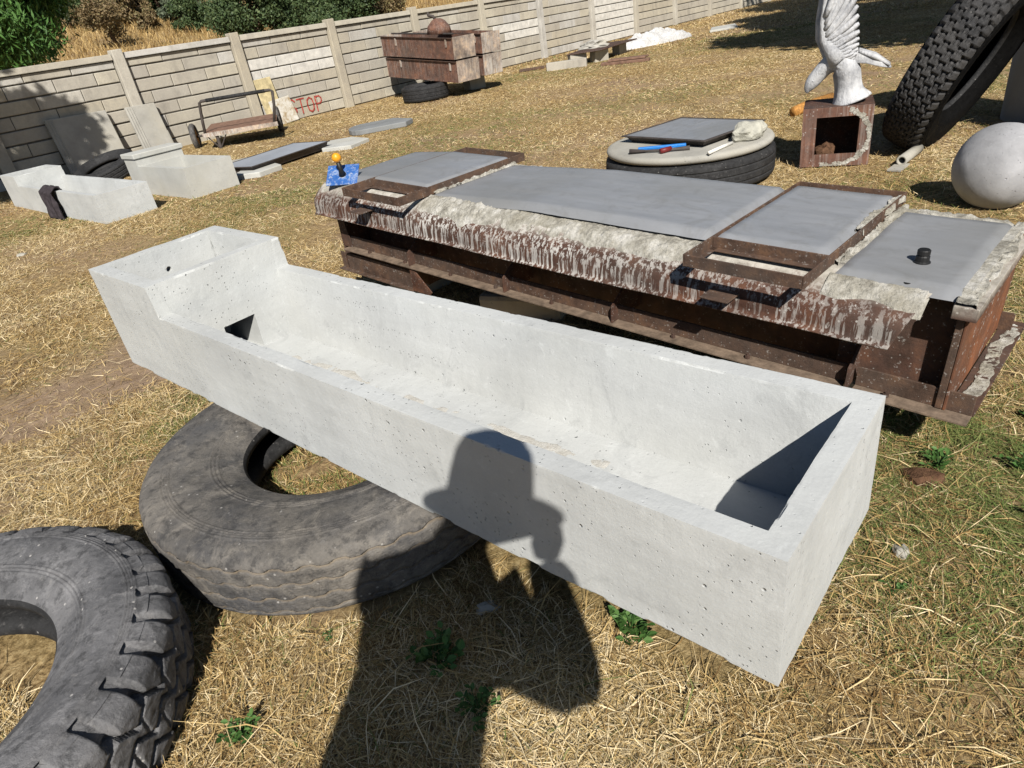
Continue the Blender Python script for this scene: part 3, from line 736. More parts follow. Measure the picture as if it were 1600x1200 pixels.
# skirt sheet with rolled shoulder
nu = 260; prof = [(.13, .6065), (.09, .606), (.07, .604), (.045, .597), (.02, .584), (-.005, .566), (-.03, .545), (-.045, .527), (-.055, .508), (-.059, .485), (-.060, .46), (-.061, .446), (-.069, .437), (-.077, .433)]
a = np.linspace(-3.565, -.155, nu)
V = []
for i, aa in enumerate(a):
    for b, c in prof:
        wob = .010*(vnoise(aa*2.1, c*3, 5)-.5) + .005*(vnoise(aa*9, c*8, 6)-.5)
        end = max(0, (aa + .30)/.15); cut = .07*end**2 * (c < .59)*(.608-c)/.17      # the torn right end
        V.append((aa - cut, b + wob*(1 if c < .585 else .3), c + .006*(vnoise(aa*3, 1, 8)-.5)))
me = grid_mesh('skirt', np.array(V), nu, len(prof), M['rust_skirt'])
sk = put('skirt', me, MO); s = sk.modifiers.new('s', 'SOLIDIFY'); s.thickness = .005; s.offset = 0
# concrete surfaces
def fill(a0, a1, b0, b1, top, seed):
    nu, nv = max(12, int((a1-a0)*40)), 24
    aa = np.linspace(a0, a1, nu); bb = np.linspace(b0, b1, nv); A, B = np.meshgrid(aa, bb, indexing='ij')
    wob = (fbm(A*7+3, B*7, seed, 3)-.5)*.018
    u = np.linspace(0, 1, nu)[:, None]; v = np.linspace(0, 1, nv)[None, :]
    A2 = A + wob*np.where(u < .5, np.clip(1-u*nu/2, 0, 1), np.clip(1-(1-u)*nu/2, 0, 1)); B2 = B + wob*np.where(v < .5, np.clip(1-v*nv/2, 0, 1), np.clip(1-(1-v)*nv/2, 0, 1))
    e = np.minimum(np.minimum(u*(a1-a0), (1-u)*(a1-a0)), np.minimum(v*(b1-b0), (1-v)*(b1-b0)))
    Z = top[0] + (top[1]-top[0])*np.clip(u*2.2, 0, 1) + (fbm(A*3, B*5, seed, 3)-.5)*.004 - .03*(e < 1e-6)
    o = put('concrete_fill', grid_mesh('concrete_fill', np.stack([A2, B2, Z], -1).reshape(-1, 3), nu, nv, M['wet']), MO); return o
fill(-3.53, -2.612, .092, .775, (.625, .6575), 1)
fill(-2.59, -.925, .075, .752, (.620, .6575), 2)
fill(-.921, -.49, .063, .80, (.6585, .6565), 3)
fill(-.470, -.075, .03, .742, (.6165, .6165), 4)
mbox('filled_core', M['crust'], -3.50, -.06, .102, .735, .586, .604, bevel=0)
# dried mortar crust on the shoulder, the joints and the end lip
_bs = [-.06, -.055, -.03, -.005, .02, .045, .07, .12]
cur2 = lambda B: np.interp(B, _bs, [.49, .509, .546, .567, .585, .598, .607, .616])
cur = lambda B: np.interp(B, _bs, [.49, .509, .546, .567, .585, .598, .605, .607])
lump_strip('mortar_crust', -2.60, -.93, -.04, .125, .607, .02, 420, 40, M['crust'], MO, 21, .014, cur2)
lump_strip('mortar_crust', -.475, -.16, -.03, .06, .606, .011, 110, 24, M['crust'], MO, 22, .012, cur)
lump_strip('mortar_crust', -3.54, -3.12, -.03, .10, .606, .012, 100, 20, M['crust'], MO, 23, .012, cur)
lump_strip('mortar_crust', -3.50, -.08, .725, .775, .603, .03, 300, 10, M['crust'], MO, 24, .015)
def lump_row(a0, a1, b0, b1, z0, seed, amp=.03, name='mortar_crust'):
    nu, nv = 18, 150; aa = np.linspace(a0, a1, nu); bb = np.linspace(b0, b1, nv); A, B = np.meshgrid(aa, bb, indexing='ij')
    u = np.linspace(0, 1, nu)[:, None]; A2 = A + (fbm(A*0+seed, B*14, seed, 3)-.5)*.05*np.abs(u*2-1)
    Z = z0 + (.6*fbm(A*30, B*30, seed, 4)**1.4 + .4*fbm(A*90, B*90, seed+3, 3))*amp - .02*((u < .001) | (u > .999))
    return put(name, grid_mesh(name, np.stack([A2, B, Z], -1).reshape(-1, 3), nu, nv, M['crust']), MO)
lump_row(-2.602, -2.575, .12, .77, .612, 31, .03)
lump_row(-.477, -.462, .10, .80, .610, 33, .03)
lump_row(-.51, -.481, .35, .80, .645, 36, .022)
lump_row(-.088, -.028, .0, .80, .588, 34, .028, 'end_lip')
mbox('end_lip_plate', M['rust_skirt'], -.088, -.02, .0, .80, .545, .588)
lump_row(-.03, .02, .12, .78, .198, 35, .018)
# tabs, plug, black disc for the dark of a hole
for a, c in ((-3.0, .535), (-.79, .505)):
    mbox('tab', M['rust_bar'], a-.055, a+.055, -.145, -.05, c-.005, c+.001)
m = MB(); m.m = Matrix.Translation((-.243, .225, .612)); m.lathe([(0, .05), (.017, .05), (.02, .047), (.02, .034), (.017, .031), (.021, .027), (.021, .012), (.026, .008), (.026, 0)], 16)
m.build('pipe_plug', M['black'], MO, smooth=False)
m = MB(); m.m = Matrix.Translation((-.235, .062, .6085)); m.lathe([(0, .002), (.012, .002), (.012, 0)], 16); m.build('hole_dark_disc', M['black'], MO)  # flat black disc painting the darkness of a hole, no real opening
# concrete blocks carrying the mould
for i, (a, b, L_, W_, z1, lab) in enumerate(((-2.2, .36, .5, .30, .27, 'pale concrete block wedged under the middle of the steel mould'), (-.45, .40, .30, .55, .19, 'concrete block under the near end of the steel mould'), (-3.15, .42, .30, .5, .155, 'concrete block under the far end of the steel mould'))):
    p = Vector((1.384, 1.701, 0)) + Matrix.Rotation(R(-47.76), 3, 'Z') @ Vector((a, b, 0))
    o = MB().box(-L_/2, L_/2, -W_/2, W_/2, 0, z1 - .004 if i else .17).build('support_block', M['slab'], None, bevel=.03, loc=(p.x, p.y, -.01), rot=(0, 0, R(-47.76 + (20, 0, 0)[i])))
    tag(o, lab, 'block', 'blocks under the mould')

# clamp frames of angle iron laid over the mould
def yoke(label, a0, a1, b0, b1, bi, bo, z0, mould_loc=(1.384, 1.701, 0)):
    y = thing('clamp_frame', label, 'frame', mould_loc, (0, .044, R(-47.76)), 'angle iron frames on the mould')
    for s, a in ((1, a0), (-1, a1)):
        m = MB(); m.box(min(a, a+s*.006), max(a, a+s*.006), b0, b1, z0, z0+.046); m.box(min(a, a-s*.035)if 0 else min(a+s*.006, a+s*.03), max(a+s*.006, a+s*.03), b0, bi, z0, z0+.005)
        m.build('side_bar', M['rust_bar'], y, bevel=.0015)
    for b, s in ((b0, 1), (bi, -1), (b1-.006, -1)):
        m = MB(); m.box(a0+.007, a1-.007, b, b+.006, z0, z0+.045)
        m.box(a0+.007, a1-.007, min(b+.006 if s > 0 else b-.03, b+.036 if s > 0 else b), max(b+.006 if s > 0 else b-.03, b+.036 if s > 0 else b), z0, z0+.005)
        m.build('cross_bar', M['rust_bar'], y, bevel=.0015)
    return y
yoke('rusty angle iron frame across the mould nearest its near end', -.915, -.478, -.15, .84, .055, 0, .612)
yoke('rusty angle iron frame across the mould beside the blue float', -3.115, -2.60, -.12, .865, .085, 0, .612)
# ------------------------------------------------------------------ float on the mould
MROT = Matrix.Rotation(R(-47.76), 4, 'Z') @ Matrix.Rotation(.044, 4, 'Y')
def mw(a, b, c): return Vector((1.384, 1.701, 0)) + (MROT @ Vector((a, b, c)))
fl = thing('plastering_float', 'blue plastering float with orange knob left on the mould\'s far end', 'float', mw(-3.385, .075, .655), (R(38), R(3), R(-8)))
MB().box(-.098, .098, -.075, .075, -.004, .004).build('plate', M['blue'], fl, bevel=.002)
m = MB(); m.tube([(0, .0, .004), (0, .004, .035), (-.004, .03, .085)], [.024, .014, .013], 14); m.build('neck', M['black'], fl, smooth=True)
m = MB(); m.m = Matrix.Translation((-.006, .042, .104)); m.lathe([(0, .030), (.014, .027), (.025, .015), (.029, 0), (.025, -.015), (.014, -.026), (0, -.029)], 20); m.build('knob', M['orange'], fl, smooth=True)
m = MB(); m.lathe([(0, .014), (.016, .012), (.024, .0045)], 16); m.build('boss', M['white'], fl)

# ------------------------------------------------------------------ round slab on a tyre with a tray and tools
tyre('truck_tyre', 'black tyre lying flat beneath the round concrete slab', .725, .265, .40, 'worn', M['rubber_black'], (1.86, 5.98, .1325), (0, 0, 0), 200, seed=4)
m = MB(); m.lathe([(0, .062), (.66, .062), (.695, .055), (.708, .035), (.70, .012), (.68, 0), (0, 0)], 96)
o = m.build('round_slab', M['slab'], None, True, loc=(1.86, 5.98, .268)); tag(o, 'round cream concrete slab lying on the black tyre', 'slab')
def tray(label, loc, rz, lx, ly, h, flare, fillmat, tilt=(0, 0)):
    t = thing('mould_tray', label, 'tray', loc, (tilt[0], tilt[1], rz))
    x, y = lx/2, ly/2
    MB().hexa([(-x+flare, -y+flare, 0), (x-flare, -y+flare, 0), (x-flare, y-flare, 0), (-x+flare, y-flare, 0)],
              [(-x+.03, -y+.03, h-.012), (x-.03, -y+.03, h-.012), (x-.03, y-.03, h-.012), (-x+.03, y-.03, h-.012)]).build('pan', M['steel_dark'], t)
    for (x0, x1, y0, y1) in ((-x, x, -y, -y+.028), (-x, x, y-.028, y), (-x, -x+.028, -y+.029, y-.029), (x-.028, x, -y+.029, y-.029)):
        MB().box(x0, x1, y0, y1, h-.011, h).build('rim', M['steel_dark'], t, bevel=.003)
    MB().box(-x+.03, x-.03, -y+.03, y-.03, h-.0115, h-.004).build('concrete_fill', fillmat, t)
    return t
tray('square steel tray of drying concrete on the round slab', (1.935, 6.11, .331), .589, .83, .92, .062, .07, M['wet'], (R(0), R(0)))
tl = thing('hand_tool', 'blue handled tool with dark ends lying on the round slab', 'tool', (1.52, 5.68, .331), (0, 0, R(-19)))
MB().box(-.17, .22, -.018, .018, .02, .045).build('handle', M['blue_bright'], tl, bevel=.006)
m = MB(); m.tube([(-.24, -.01, .02), (-.1, -.03, .018), (.1, -.06, .016), (.25, -.05, .016)], [.022, .01, .01, .02], 8); m.build('rod', M['steel_dark'], tl, True)
m = MB(); m.tube([(.02, -.11, .022), (.10, -.05, .024)], [.022, .02], 10); m.build('grip', M['red'], tl, True)
m = MB(); m.tube([(0, 0, .014), (.16, .14, .014), (.27, .23, .012)], .0135, 10)
o = m.build('white_stick', M['white'], None, True, loc=(1.80, 5.27, .331)); tag(o, 'short white stick lying between the blue tool and the stone', 'stick')
def rock(name, label, cat, loc, size, mat, seed, group=None, rz=0, sub=3, rough=.35):
    bm = bmesh.new(); bmesh.ops.create_icosphere(bm, subdivisions=sub, radius=1)
    for v in bm.verts:
        n_ = mnoise.noise(v.co*1.3 + Vector((seed*3.1, seed, 0)))*rough + mnoise.noise(v.co*3.5 + Vector((seed, 0, seed*2)))*rough*.35
        v.co = v.co*(1 + n_); v.co = Vector((v.co.x*size[0], v.co.y*size[1], max(v.co.z, -.6)*size[2]))
    me = bpy.data.meshes.new(name); bm.to_mesh(me); bm.free(); me.materials.append(mat)
    me.polygons.foreach_set('use_smooth', [False]*len(me.polygons))
    o = put(name, me, None, loc, (0, 0, rz)); return tag(o, label, cat, group)
bm = bmesh.new(); bmesh.ops.create_grid(bm, x_segments=40, y_segments=40, size=.5)
for v in bm.verts:
    d_ = v.co.length/.5; v.co.z = .085*max(0, 1-d_**2) + .02*mnoise.noise(v.co*9) + .012*mnoise.noise(v.co*30) - .02
me = bpy.data.meshes.new('soil_heap'); bm.to_mesh(me); bm.free(); me.materials.append(M['ground']); me.polygons.foreach_set('use_smooth', [True]*len(me.polygons))
tag(put('soil_heap', me, None, (-.69, 2.195, 0)), 'brown soil heaped inside the ribbed tyre', 'soil', None, 'stuff')
rock('stone', 'rough pale stone on the round slab beside the tray', 'stone', (2.25, 5.60, .385), (.155, .10, .085), M['stone'], 3, rz=R(25))

# ------------------------------------------------------------------ eagle on the rusty box
bx = thing('mould_box', 'rusty square steel box with an open front carrying the eagle', 'box', (2.975, 5.585, 0), (0, 0, R(-27)))
W2, Hh, Dp = .262, .47, .45
m = MB()
hx0, hx1, hz0, hz1 = -.155, .165, .10, .395
for (x0, x1, z0, z1) in ((-W2, W2, 0, hz0), (-W2, W2, hz1, Hh), (-W2, hx0, hz0, hz1), (hx1, W2, hz0, hz1)): m.box(x0, x1, 0, .012, z0, z1)
m.build('front_plate', M['rust_box'], bx)
for nm, bb in (('side_plate', (-W2, -W2+.008, .0125, Dp, 0, Hh)), ('side_plate', (W2-.008, W2, .0125, Dp, 0, Hh)), ('top_plate', (-W2+.0085, W2-.0085, .0125, Dp, Hh-.008, Hh)), ('back_plate', (-W2+.0085, W2-.0085, Dp-.008, Dp, 0, Hh-.0085))):
    MB().box(*bb).build(nm, M['rust'], bx)
for x0, x1 in ((hx0-.004, hx0+.0), (hx1, hx1+.004)):
    MB().box(x0, x1, .0125, .30, hz0, hz1).build('inner_plate', M['rust_dark'], bx)
m = MB(); pts = []
for k in range(25):
    a_ = R(68 - 178*k/24); rr_ = .265 + .01*math.sin(k*2.1); pts.append((-.015 + rr_*math.cos(a_), .235 + rr_*math.sin(a_)*.86))
for p, q in zip(pts[:-1], pts[1:]):
    p, q = Vector(p), Vector(q); d = (q-p).normalized(); nn = Vector((-d.y, d.x))*random.uniform(.013, .026)
    cl = lambda v: (max(-W2+.004, min(W2-.004, v.x)), -.003, max(.004, min(Hh-.004, v.y)))
    m.add([cl(p-nn), cl(q-nn), cl(q+nn), cl(p+nn)], [(0, 1, 2, 3)])
m.build('cement_smear', M['crust'], bx)
rock('leaf_litter', 'brown clump of litter lying inside the rusty box', 'litter', (2.99, 5.80, .05), (.09, .08, .09), M['leaf_litter'], 9, rz=.4, rough=.6)

eg = thing('eagle_statue', 'white painted eagle statue with raised wing standing on the rusty box', 'statue', (3.03, 5.76, .47), (0, 0, R(-27.5)))
def ell(c, rx, ry, d, n=36, ph=0):
    """ring around axis d in the x-z plane"""
    d = Vector((d[0], 0, d[1])).normalized(); a = Vector((d.z, 0, -d.x)); b = Vector((0, 1, 0)); c = Vector((c[0], 0, c[1]))
    return [tuple(c + a*rx*math.cos(2*math.pi*k/n)*(1+.06*math.sin(k*4.2+c.z*40)+.04*math.sin(k*11+c.z*95)) + b*ry*math.sin(2*math.pi*k/n)*(1+.06*math.cos(k*3.4+c.z*50)+.04*math.cos(k*9+c.z*120))) for k in range(n)]
path = [((.125, 0), .165, .15), ((.12, .018), .15, .14), ((.105, .06), .118, .115), ((.09, .12), .10, .10), ((.08, .19), .10, .11), ((.065, .26), .108, .125), ((.03, .315), .105, .125), ((-.03, .325), .085, .10), ((-.085, .295), .068, .08), ((-.125, .25), .06, .066), ((-.155, .215), .058, .058), ((-.18, .185), .056, .054), ((-.20, .155), .046, .044), ((-.212, .13), .034, .028), ((-.218, .11), .02, .016), ((-.214, .095), .006, .006)]
rings = []
for i, (c, rx, ry) in enumerate(path):
    p0 = path[max(0, i-1)][0]; p1 = path[min(len(path)-1, i+1)][0]; rings.append(ell(c, rx, ry, (p1[0]-p0[0], p1[1]-p0[1])))
body = MB().loft(rings).build('body', M['statue'], eg, True)
sb = body.modifiers.new('s', 'SUBSURF'); sb.levels = 1; sb.render_levels = 1
for sy in (-.046, .046):
    m = MB(); m.m = Matrix.Translation((-.178, sy*1.1, .195)); m.lathe([(0, .008), (.007, .004), (.008, 0), (.007, -.004), (0, -.008)], 10); m.build('eye', M['statue'], eg, True)
m = MB()
m.loft([[(.10, -.06, .30), (.10, .06, .30), (.10, .06, .40), (.10, -.06, .40)], [(.20, -.075, .29), (.20, .075, .29), (.20, .07, .365), (.20, -.07, .365)], [(.31, -.085, .255), (.31, .085, .255), (.31, .08, .30), (.31, -.08, .30)], [(.385, -.05, .235), (.385, .05, .235), (.385, .045, .252), (.385, -.045, .252)]])
tail = m.build('tail', M['statue'], eg, True, bevel=.01)
for k in range(5):
    y0 = -.075 + .034*k
    m = MB(); m.tube([(.14, y0*.7, .385), (.26, y0, .335), (.37, y0*.8, .262)], [.016, .02, .012], 8); m.build('feather', M['statue'], tail, True)
def feather(m, p0, p1, wd, y, th, curve):
    """blade from p0 to p1 in the x-z plane with a raised middle"""
    p0 = Vector((p0[0], 0, p0[1])); p1 = Vector((p1[0], 0, p1[1])); d = p1-p0; nrm = Vector((-d.z, 0, d.x)).normalized()
    rr = []
    for i in range(8):
        q = i/7; c = p0 + d*q + nrm*curve*math.sin(q*math.pi) + Vector((0, y, 0)); ww = wd*math.sin(math.pi*(.16+.80*q))**.5
        rr.append([tuple(c + nrm*ww), tuple(c + Vector((0, -th, 0))), tuple(c - nrm*ww), tuple(c + Vector((0, th*.6, 0)))])
    m.loft(rr)
for wi, (wy, sx) in enumerate(((-.07, .0), (.085, -.035))):
    sgn = -1 if wy < 0 else 1
    lead = [(.0, .33), (-.06, .42), (-.115, .50), (-.135, .62), (-.125, .78), (-.10, .94), (-.05, 1.06)]
    m = MB(); m.tube([(x+sx, wy*(1+.4*i/6), z) for i, (x, z) in enumerate(lead)], [.075, .055, .038, .026, .022, .019, .010], 12)
    wing = m.build('wing', M['statue'], eg, True)
    tips = [(.115, .345), (.128, .375), (.134, .405), (.136, .44), (.134, .48), (.13, .53), (.122, .585), (.112, .645), (.10, .71), (.088, .78), (.07, .86), (.045, .94), (.015, 1.01), (-.02, 1.06)]
    roots = [(.02, .33), (.0, .35), (-.02, .375), (-.04, .40), (-.06, .43), (-.078, .455), (-.09, .475), (-.098, .49), (-.104, .505), (-.108, .52), (-.112, .54), (-.115, .57), (-.117, .61), (-.118, .66)]
    for k, (r_, t_) in enumerate(zip(roots, tips)):       # flight feathers fanning out from the wrist
        m = MB(); feather(m, (r_[0]+sx, r_[1]), (t_[0]+sx, t_[1]), .030 if k < 5 else .036, wy*(1+.03*k) + sgn*(.006 + .007*(k % 2)), .020, -.012); m.build('feather', M['statue'], wing, True)
    for k in range(7):                                    # short coverts over the arm
        q = k/6; c_ = (.02-.10*q + sx, .36+.11*q)
        m = MB(); feather(m, c_, (c_[0]+.085, c_[1]+.02+.03*q), .018, wy + sgn*.03, .016, -.005); m.build('feather', M['statue'], wing, True)

m = MB(); m.tube([(.06, .04, .06), (.25, .18, .065), (.75, .55, .06)], [.055, .062, .055], 14)
o = m.build('painted_log', M['orange_rust'], None, True, loc=(3.62, 7.85, -.01)); tag(o, 'orange painted log lying on the grass behind the rusty box', 'log')
pp_ = thing('pipe_offcut', 'short tan pipe offcut lying in front of the leaning tyre', 'pipe', (3.36, 5.26, 0), (0, 0, R(42)))
m = MB(); m.m = Matrix.Translation((0, 0, .045)) @ Matrix.Rotation(R(90), 4, 'Y'); m.lathe([(.026, 0), (.04, 0), (.04, .42), (.026, .42)], 18, close=True); m.build('tube', M['slab'], pp_, True)
MB().box(-.16, .05, -.05, .05, 0, .014).build('foot_plate', M['slab'], pp_)

# ball and column
bm = bmesh.new(); bmesh.ops.create_uvsphere(bm, u_segments=72, v_segments=48, radius=.262)
for v in bm.verts: v.co *= 1 + .012*mnoise.noise(v.co*6) + .006*mnoise.noise(v.co*19)
me = bpy.data.meshes.new('concrete_ball'); bm.to_mesh(me); bm.free(); me.materials.append(M['ball']); me.polygons.foreach_set('use_smooth', [True]*len(me.polygons))
tag(put('concrete_ball', me, None, (3.272, 4.094, .24), (.5, .3, .2)), 'grey painted concrete ball lying on the grass', 'ball')
cl = thing('concrete_pipe', 'upright blue grey concrete pipe cut off by the right edge', 'pipe', (5.16, 6.06, -.02))
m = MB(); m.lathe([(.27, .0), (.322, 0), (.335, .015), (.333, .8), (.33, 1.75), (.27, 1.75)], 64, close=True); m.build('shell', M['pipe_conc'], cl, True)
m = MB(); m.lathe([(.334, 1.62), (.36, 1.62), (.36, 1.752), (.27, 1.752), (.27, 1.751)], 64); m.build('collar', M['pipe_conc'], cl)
shade_pipe = thing('concrete_pipe', 'tall upright concrete pipe added out of view on the right to cast shade', 'pipe', (5.10, 4.66, -.02))  # invented pipe outside the frame, added to shade the pipe at the edge
m = MB(); m.lathe([(.30, .0), (.40, 0), (.41, .015), (.41, 1.5), (.405, 2.75), (.30, 2.75)], 48, close=True); m.build('shell', M['pipe_conc'], shade_pipe, True)
h_ = Vector((.62, -.785, 0)); phi = R(27)
nz_ = (h_*math.cos(phi) + Vector((0, 0, -math.sin(phi)))).normalized(); uz_ = (h_*math.sin(phi) + Vector((0, 0, math.cos(phi)))).normalized(); tz_ = uz_.cross(nz_)
rotm = Matrix((tz_, uz_, nz_)).transposed()
cc = Vector((3.83, 5.92, -.02)) + uz_*.78 - nz_*.02
lt_ = tyre('truck_tyre', 'big block tread tyre leaning upright behind the rusty box', .78, .36, .40, 'block', M['rubber_lean'], cc, rotm.to_euler(), 640, M['rubber_shaded'], zh=.08, seed=6)

# ------------------------------------------------------------------ troughs by the fence
t1 = thing('concrete_trough', 'pale concrete trough on the grass with a dark cloth over its wall', 'trough', (-4.392, 8.068, -.012), (0, 0, R(-43.8)))
t1b = put('body', tmesh, t1); t1b.scale = (1.07, 1, 1)
cw = thing('draped_cloth', 'dark cloth draped over the wall of the far left trough', 'cloth', (-4.392, 8.068, -.012), (0, 0, R(-43.8)))
nu, nv = 26, 40; V = []
for i in range(nu):
    u = i/(nu-1)
    for j in range(nv):
        v = j/(nv-1); Lc = .66; q = v*Lc
        wdt = .46 - .12*max(0, v-.35)
        a_ = -1.42 + (u-.5)*wdt + .12*v*v
        fold = .03*math.sin(u*17 + v*3) + .012*math.sin(u*31 - v*6) + .01*mnoise.noise(Vector((u*5, v*5, 1)))
        if q < .14: b_, c_ = .105 - q*.35 + fold*.3, .245 + q*.80
        elif q < .21: k_ = (q-.14)/.07; b_, c_ = .056 - k_*.085, .357 + .022*math.sin(k_*math.pi) + abs(fold)*.6
        else:
            k_ = q-.21; b_, c_ = -.03 - .02*k_ - abs(fold)*1.1 - .015, max(.02, .355 - k_*.92)
        V.append((a_ + fold*.4, b_, c_))
ob = put('fabric', grid_mesh('fabric', np.array(V), nu, nv, M['cloth']), cw); s = ob.modifiers.new('s', 'SOLIDIFY'); s.thickness = .014
L2, W2_, H2, B2, LB2 = 1.62, .67, .385, .15, .36
b2 = MB().prism([(-L2, 0), (0, 0), (0, H2), (-L2+LB2, H2), (-L2+LB2, H2+B2-.06), (-L2, H2+B2-.06)], 'y', 0, W2_)
me2 = cut_mesh(solid(b2), [taper(-L2+LB2+.06, -.09, .10, W2_-.1, .06, -L2+LB2+.05, -.06, .06, W2_-.06, .45)], .012)
me2.materials.clear(); me2.materials.append(M['trough_far'])
t2 = thing('concrete_trough', 'short pale concrete trough with a lidded end box by the cart', 'trough', (-3.614, 8.824, -.012), (0, 0, R(-43.1)))
put('body', me2, t2)
MB().box(-L2-.02, -L2+LB2+.02, -.02, W2_+.02, H2+B2-.055, H2+B2+.01).build('lid', M['trough_far'], t2, bevel=.01)
tyre('truck_tyre', 'dark tyre lying between the far left trough and the fence', .48, .24, .28, 'worn', M['rubber_black'], (-5.62, 10.95, .25), (R(16), 0, R(-30)), 120, seed=9)

# slabs and boards leaning on the fence, in fence coordinates (s along, p across)
def leaning(name, label, cat, s0, s1, h, th, lean, mat, roll=0.0, out=0.0, z=None, lip=False):
    base = FD*((s0+s1)/2) + FN*(FP - .04 - out - h*math.sin(lean))
    zz = G(base.x, base.y) if z is None else z
    o = thing(name, label, cat, (base.x, base.y, zz), (-lean, 0, FY), 'slabs leaning on the fence')
    ww = (s1-s0)/2
    MB().box(-ww, ww, -th, 0, 0, h).build('panel', mat, o, bevel=.012)
    if lip:
        for k in range(3): MB().box(-ww+.015+.045*k, -ww+.03+.045*k, -th-.012, -th+.001, .03, h-.03).build('ridge', mat, o, bevel=.004)
    o.rotation_euler = (-lean, roll, FY)
    return o
leaning('leaning_slab', 'big pale concrete slab leaning on the shaded fence', 'slab', 4.05, 5.08, .93, .06, R(17), M['slab'], R(1.5), lip=True)
leaning('leaning_slab', 'smaller ridged concrete slab leaning on the fence near the cart', 'slab', 5.42, 5.98, .88, .07, R(15), M['slab'], R(1), lip=True)
leaning('low_slab', 'low concrete slab propped against the smaller ridged slab', 'slab', 5.42, 6.0, .36, .06, R(15), M['slab'], 0, .14)
leaning('leaning_board', 'yellow stained board leaning behind the flaking white board', 'board', 8.20, 8.62, .95, .025, R(8), M['yellowish'], R(-2))
leaning('leaning_board', 'flaking white board leaning on the fence before the painted letters', 'board', 8.36, 8.9, .52, .03, R(14), M['flaky'], R(-4), .06)

# hand cart
ct = thing('hand_cart', 'flat timber hand cart with bent tube handle parked by the fence', 'cart', (-4.12, 13.15, 0), (0, 0, R(3)))
def ctp(px): return px
dz = .31
for k in range(6):
    y0 = .0 + k*.26
    MB().hexa([(-.66-.26*y0/1.5, y0, dz), (.66-.26*y0/1.5, y0, dz), (.66-.26*(y0+.25)/1.5, y0+.25, dz), (-.66-.26*(y0+.25)/1.5, y0+.25, dz)],
              [(-.66-.26*y0/1.5, y0, dz+.03), (.66-.26*y0/1.5, y0, dz+.03), (.66-.26*(y0+.25)/1.5, y0+.25, dz+.03+random.uniform(-.004, .004)), (-.66-.26*(y0+.25)/1.5, y0+.25, dz+.03)]).build('plank', M['timber'], ct)
MB().box(-.68, .68, -.03, -.002, dz-.05, dz+.02).build('deck_edge', M['rust_pale'], ct)
for x in (-.66, .62): m = MB(); m.tube([(x, -.02, dz-.02), (x-.26, 1.52, dz-.02)], .022, 8); m.build('chassis_bar', M['steel_dark'], ct)
m = MB(); m.tube([(-.64, .0, dz-.05), (-.60, -.01, dz+.25), (-.545, -.03, dz+.52), (-.50, -.035, dz+.545), (.70, -.02, dz+.545), (.745, -.02, dz+.52), (.70, 0, dz+.28), (.60, 0, dz-.05)], .026, 10); m.build('handle', M['steel_dark'], ct, True)
m = MB(); m.tube([(-.42, -.032, dz+.545), (.62, -.022, dz+.545)], .031, 10); m.build('grip', M['rubber_black'], ct, True)
for x in (-.45, ): m = MB(); m.tube([(x, .02, dz-.03), (x, .02, 0)], .032, 8); m.tube([(x-.18, .02, dz-.03), (x-.02, .02, .06)], .012, 6); m.tube([(x+.18, .02, dz-.03), (x+.02, .02, .06)], .012, 6); m.build('leg', M['steel_dark'], ct)
for x, y in ((-1.02, .62), (.42, 1.42)):
    wb = put('wheel', None, ct, (x, y, .24), (0, R(90), R(8)))
    m = MB(); m.lathe([(.15, .04), (.21, .05), (.24, .02), (.24, -.02), (.21, -.05), (.15, -.04)], 32, close=True); m.build('tyre', M['rubber'], wb, True)
    m = MB(); m.lathe([(0, .03), (.06, .035), (.15, .03), (.15, -.03), (0, -.03)], 24); m.build('rim', M['orange_rust'], wb)
m = MB(); m.tube([(-1.0, .62, .24), (.42, .70, .26)], .02, 8); m.build('axle', M['steel_dark'], ct)

# tray, slabs and planks lying on the grass
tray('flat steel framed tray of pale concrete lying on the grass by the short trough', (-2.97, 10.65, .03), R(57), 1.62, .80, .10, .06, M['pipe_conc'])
def flat(name, label, cat, poly, z0, z1, mat, group=None, bevel=.012, edge=None):
    cx = sum(p[0] for p in poly)/len(poly); cy = sum(p[1] for p in poly)/len(poly)
    m = MB(); m.prism([(p[0]-cx, p[1]-cy) for p in poly], 'z', z0, z1)
    o = m.build(name, mat, None, bevel=bevel, loc=(cx, cy, G(cx, cy))); return tag(o, label, cat, group)
flat('slab_offcut', 'broken pale slab edge sticking out under the framed tray', 'slab', [(-3.35, 9.65), (-2.95, 9.6), (-2.72, 9.95), (-2.9, 10.25), (-3.3, 10.1)], -.01, .07, M['trough_far'])
flat('grey_slab', 'thin grey slab between the short trough and the framed tray', 'slab', [(-3.75, 10.25), (-3.3, 10.35), (-3.4, 11.3), (-3.95, 11.15)], -.01, .06, M['slab'])
flat('split_slab', 'whitish split slab lying beyond the framed tray', 'slab', [(-2.32, 10.95), (-1.85, 10.82), (-1.62, 11.3), (-1.95, 11.75), (-2.5, 11.7)], -.01, .06, M['trough_far'])
poly = [(-1.86 + .25*math.cos(R(a_)), 12.55 + .42*math.sin(R(a_))) for a_ in range(110, 290, 20)] + [(-1.08, 12.30), (-.98, 12.62), (-1.35, 13.1)]
flat('rounded_slab', 'grey slab with a rounded end lying alone on the grass', 'slab', poly, .0, .085, M['slab_grey'])

